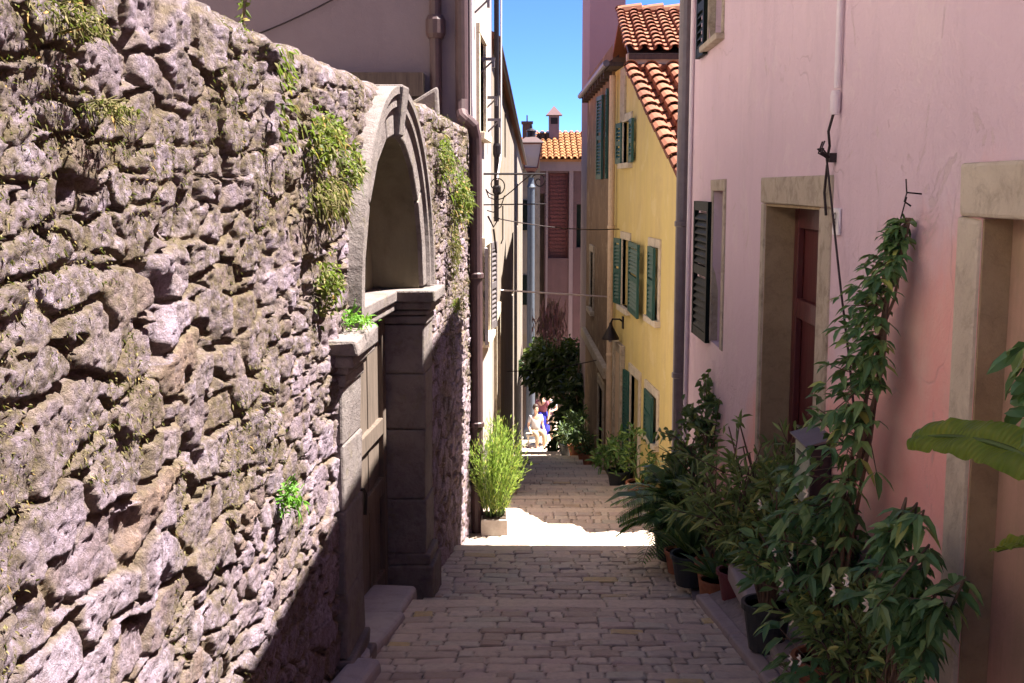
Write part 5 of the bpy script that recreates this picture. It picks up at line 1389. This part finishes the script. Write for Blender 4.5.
potted('potted bush of pale feathery leaves beside the seated people', 1.16, 24.3, .13, .26, .26, 260, .13, .03, 'lf_grey', 'darkpot')
potted('grey-green potted bush in a terracotta pot at the top of the far steps', 1.36, 23.9, .17, .30, .40, 420, .12, .03, 'lf_grey', 'terracotta')
potted('deep green potted bush nearest the beige pillar', 1.46, 22.6, .16, .32, .50, 480, .12, .04, 'lf_vine', 'terracotta')
potted('low green bush in a small clay pot at the foot of the brown house', 1.44, 21.2, .13, .22, .24, 200, .09, .03, 'lf_dark', 'terracotta')
potted('lush green pot plant at the foot of the yellow house', 1.52, 16.0, .16, .3, .38, 380, .12, .035, 'lf_palm', 'darkpot')
potted('low bushy pot plant against the yellow house near the small window', 1.62, 14.3, .16, .28, .40, 380, .12, .03, 'lf_palm', 'terracotta')
potted('weedy pot at the foot of the left wall just past the lime-green shrub', -.02, 15.3, .12, .18, .22, 160, .09, .02, 'lf_grey', 'darkpot')
t = thing('hanging_plant', 'plum-coloured trailing plant hanging from the pale washing line', 'hanging plant', (.62, 17.6, -1.7))
mb, sm = MB(), MB()
for i in range(46):
    x = .60 + random.gauss(0, .10); z = -1.66 - random.uniform(0, .25); L = random.uniform(.2, .6)
    pts = [Vector((x, 17.7, z)), Vector((x + random.gauss(0, .05), 17.7 + random.gauss(0, .05), z - L))]; sm.tube(pts, .004, 4)
    for j in range(7): q, d = along(pts, random.random()); mb.leaf(q, d + rdir() * .4, .12, .022, .5, rdir())
mb.build('foliage', 'lf_red', t); sm.build('stems', 'bark', t)

# ------------------------------------------------------------------ people in the sun at the lower end
def skin_obj(name, joints, edges, mat, parent, sub=2):
    """one continuous body surface grown from a skeleton: joints = {key: (x, y, z, r)}"""
    keys = list(joints); me = bpy.data.meshes.new(name)
    me.from_pydata([joints[k][:3] for k in keys], [(keys.index(a), keys.index(b)) for a, b in edges], [])
    o = bpy.data.objects.new(name, me); C.objects.link(o); o.parent = parent
    me.materials.append(M[mat])
    sk = o.modifiers.new('skin', 'SKIN'); sk.use_smooth_shade = True
    for i, k in enumerate(keys):
        r = joints[k][3]; r = r if hasattr(r, '__len__') else (r, r)
        me.skin_vertices[0].data[i].radius = r
        me.skin_vertices[0].data[i].use_root = (i == 0)
    sb = o.modifiers.new('sub', 'SUBSURF'); sb.levels = sb.render_levels = sub
    return o
def person(label, loc, rot, pose, top, bottom, skirt=False):
    t = thing('person', label, 'person', loc, 'people in the sun at the lower end of the lane'); t.rotation_euler = (0, 0, rot)
    sit = pose == 'sit'
    J = {'pelvis': (0, 0, .93, (.15, .11)), 'waist': (0, 0, 1.08, (.125, .095)), 'chest': (0, 0, 1.30, (.155, .11)), 'neckb': (0, 0, 1.45, (.07, .065)),
         'neck': (0, .01, 1.51, .052), 'jaw': (0, .025, 1.57, (.062, .075)), 'head': (0, .01, 1.66, (.078, .095)), 'crown': (0, 0, 1.735, (.055, .065)), 'nose': (0, .115, 1.615, .014)}
    E = [('pelvis', 'waist'), ('waist', 'chest'), ('chest', 'neckb'), ('neckb', 'neck'), ('neck', 'jaw'), ('jaw', 'head'), ('head', 'crown'), ('jaw', 'nose')]
    for s, n in ((-1, 'l'), (1, 'r')):
        J['sh' + n] = (s * .185, 0, 1.40, .055)
        if pose == 'stand2': J['el' + n] = (s * .27, .05, 1.14, .042); J['wr' + n] = (s * .16, .22, 1.10, .03); hd = Vector((-s * .05, .08, .02))
        else: J['el' + n] = (s * .24, -.03, 1.12, .042); J['wr' + n] = (s * .24, .12 if sit else .05, .98 if sit else .88, .03); hd = Vector((0, .07, -.04)) if sit else Vector((0, .02, -.09))
        w_ = Vector(J['wr' + n][:3]); p = w_ + hd; J['pa' + n] = (*p, (.038, .018))
        E += [('chest', 'sh' + n), ('sh' + n, 'el' + n), ('el' + n, 'wr' + n), ('wr' + n, 'pa' + n)]
        for q, off, ln in ((0, -.027, .070), (1, -.009, .082), (2, .009, .076), (3, .027, .060)):
            k = 'f%d%s' % (q, n); hd_ = hd.normalized(); J[k] = (*(p + Vector((off, 0, 0)) + hd_ * ln * .6), .009); J[k + 't'] = (*(p + Vector((off, .015, -.01)) + hd_ * ln), .008)
            E += [('pa' + n, k), (k, k + 't')]
        J['th' + n] = (*(w_ + hd * .45 + Vector((-s * .05, .02, 0))), .010); E.append(('wr' + n, 'th' + n))
        hx = s * .10
        J['hip' + n] = (hx, 0, .88, .09)
        if sit: J['kn' + n] = (hx * 1.2, .42, .90, .062); J['an' + n] = (hx * 1.2, .44, .47, .042); fy, fz = .58, .43
        else:
            dy = .10 * s if pose == 'stand' else 0
            J['kn' + n] = (hx, dy * .5 + .02, .49, .06); J['an' + n] = (hx, dy - .02, .08, .042); fy, fz = dy + .12, .03
        J['to' + n] = (hx * (1.2 if sit else 1), fy, fz, (.04, .028))
        E += [('pelvis', 'hip' + n), ('hip' + n, 'kn' + n), ('kn' + n, 'an' + n), ('an' + n, 'to' + n)]
    if sit: J = {k: (v[0], v[1], v[2] - .43 + .02, v[3]) for k, v in J.items()}
    skin_obj('body', J, E, 'skin', t)
    up = lambda k, a: (*J[k][:3], tuple(x + a for x in (J[k][3] if hasattr(J[k][3], '__len__') else (J[k][3],) * 2)))
    T = {k: up(k, .016) for k in ('pelvis', 'waist', 'chest', 'shl', 'shr', 'ell', 'elr')}
    nb = J['neckb']; T['neckb'] = (nb[0], nb[1], nb[2] - .03, (.075, .07))
    for n in 'lr': a, b = Vector(J['sh' + n][:3]), Vector(J['el' + n][:3]); T['el' + n] = (*a.lerp(b, .75), .062)
    skin_obj('shirt', T, [('pelvis', 'waist'), ('waist', 'chest'), ('chest', 'neckb'), ('chest', 'shl'), ('chest', 'shr'), ('shl', 'ell'), ('shr', 'elr')], top, t)
    if skirt:
        z0 = J['waist'][2]; mb = MB(); mb.lathe([(.15, z0), (.19, z0 - .18), (.23, z0 - .45), (.27, z0 - .72), (.26, z0 - .72), (.14, z0 - .01)], 0, 0, 20); sk = mb.build('skirt', bottom, None, smooth=True); sk.parent = t
    else:
        B = {'pelvis': up('pelvis', .02)}; Eb = []
        for n in 'lr':
            for k in ('hip', 'kn'): B[k + n] = up(k + n, .022)
            a, b = Vector(J['kn' + n][:3]), Vector(J['an' + n][:3]); B['an' + n] = (*a.lerp(b, .85), .062); Eb += [('pelvis', 'hip' + n), ('hip' + n, 'kn' + n), ('kn' + n, 'an' + n)]
        skin_obj('trousers', B, Eb, bottom, t)
    hd = J['head']; mb = MB()
    prof = [(.02, hd[2] - .06), (.088, hd[2] - .04), (.100, hd[2] + .02), (.094, hd[2] + .07), (.065, hd[2] + .12), (.02, hd[2] + .138)]
    mb.lathe(prof, 0, -.018, 16); hr = mb.build('hair', 'hair', None, smooth=True); hr.parent = t
    for s in (-1, 1):
        mb = MB(); mb.lathe([(.002, hd[2] - .03), (.009, hd[2] - .026), (.012, hd[2] - .02), (.009, hd[2] - .014), (.002, hd[2] - .01)], s * .032, .098, 8); e = mb.build('eye', 'iron', None); e.parent = t
    return t
gy = 36.6
person('person standing in a blue skirt and plum top among the sunlit group', (.98, gy, g(gy)), R(150), 'stand', 'shirt_plum', 'skirt_blue', True)
person('person in a pale grey shirt standing with hands held together', (1.2, gy + .4, g(gy + .4)), R(170), 'stand2', 'shirt_grey', 'trouser')
person('person in a white shirt and beige trousers sitting on the bench', (.76, gy - .5, g(gy - .5)), R(200), 'sit', 'shirt_white', 'trouser')
bn = thing('bench', 'low pale wooden bench under the sitting person', 'bench', (.76, gy - .45, g(gy - .45)))
zb = g(gy - .45)
mb = MB()
for i in range(4): mb.box(.45, 1.1, gy - .62 + .1 * i, gy - .53 + .1 * i, zb + .36, zb + .395)
mb.build('seat', 'frame_pale', bn, bevel=.005)
for x in (.52, 1.02):
    for y in (gy - .6, gy - .28):
        mb = MB(); mb.box(x - .025, x + .025, y - .025, y + .025, zb - .05, zb + .358); mb.build('leg', 'frame_pale', bn)
bpy.context.view_layer.update()
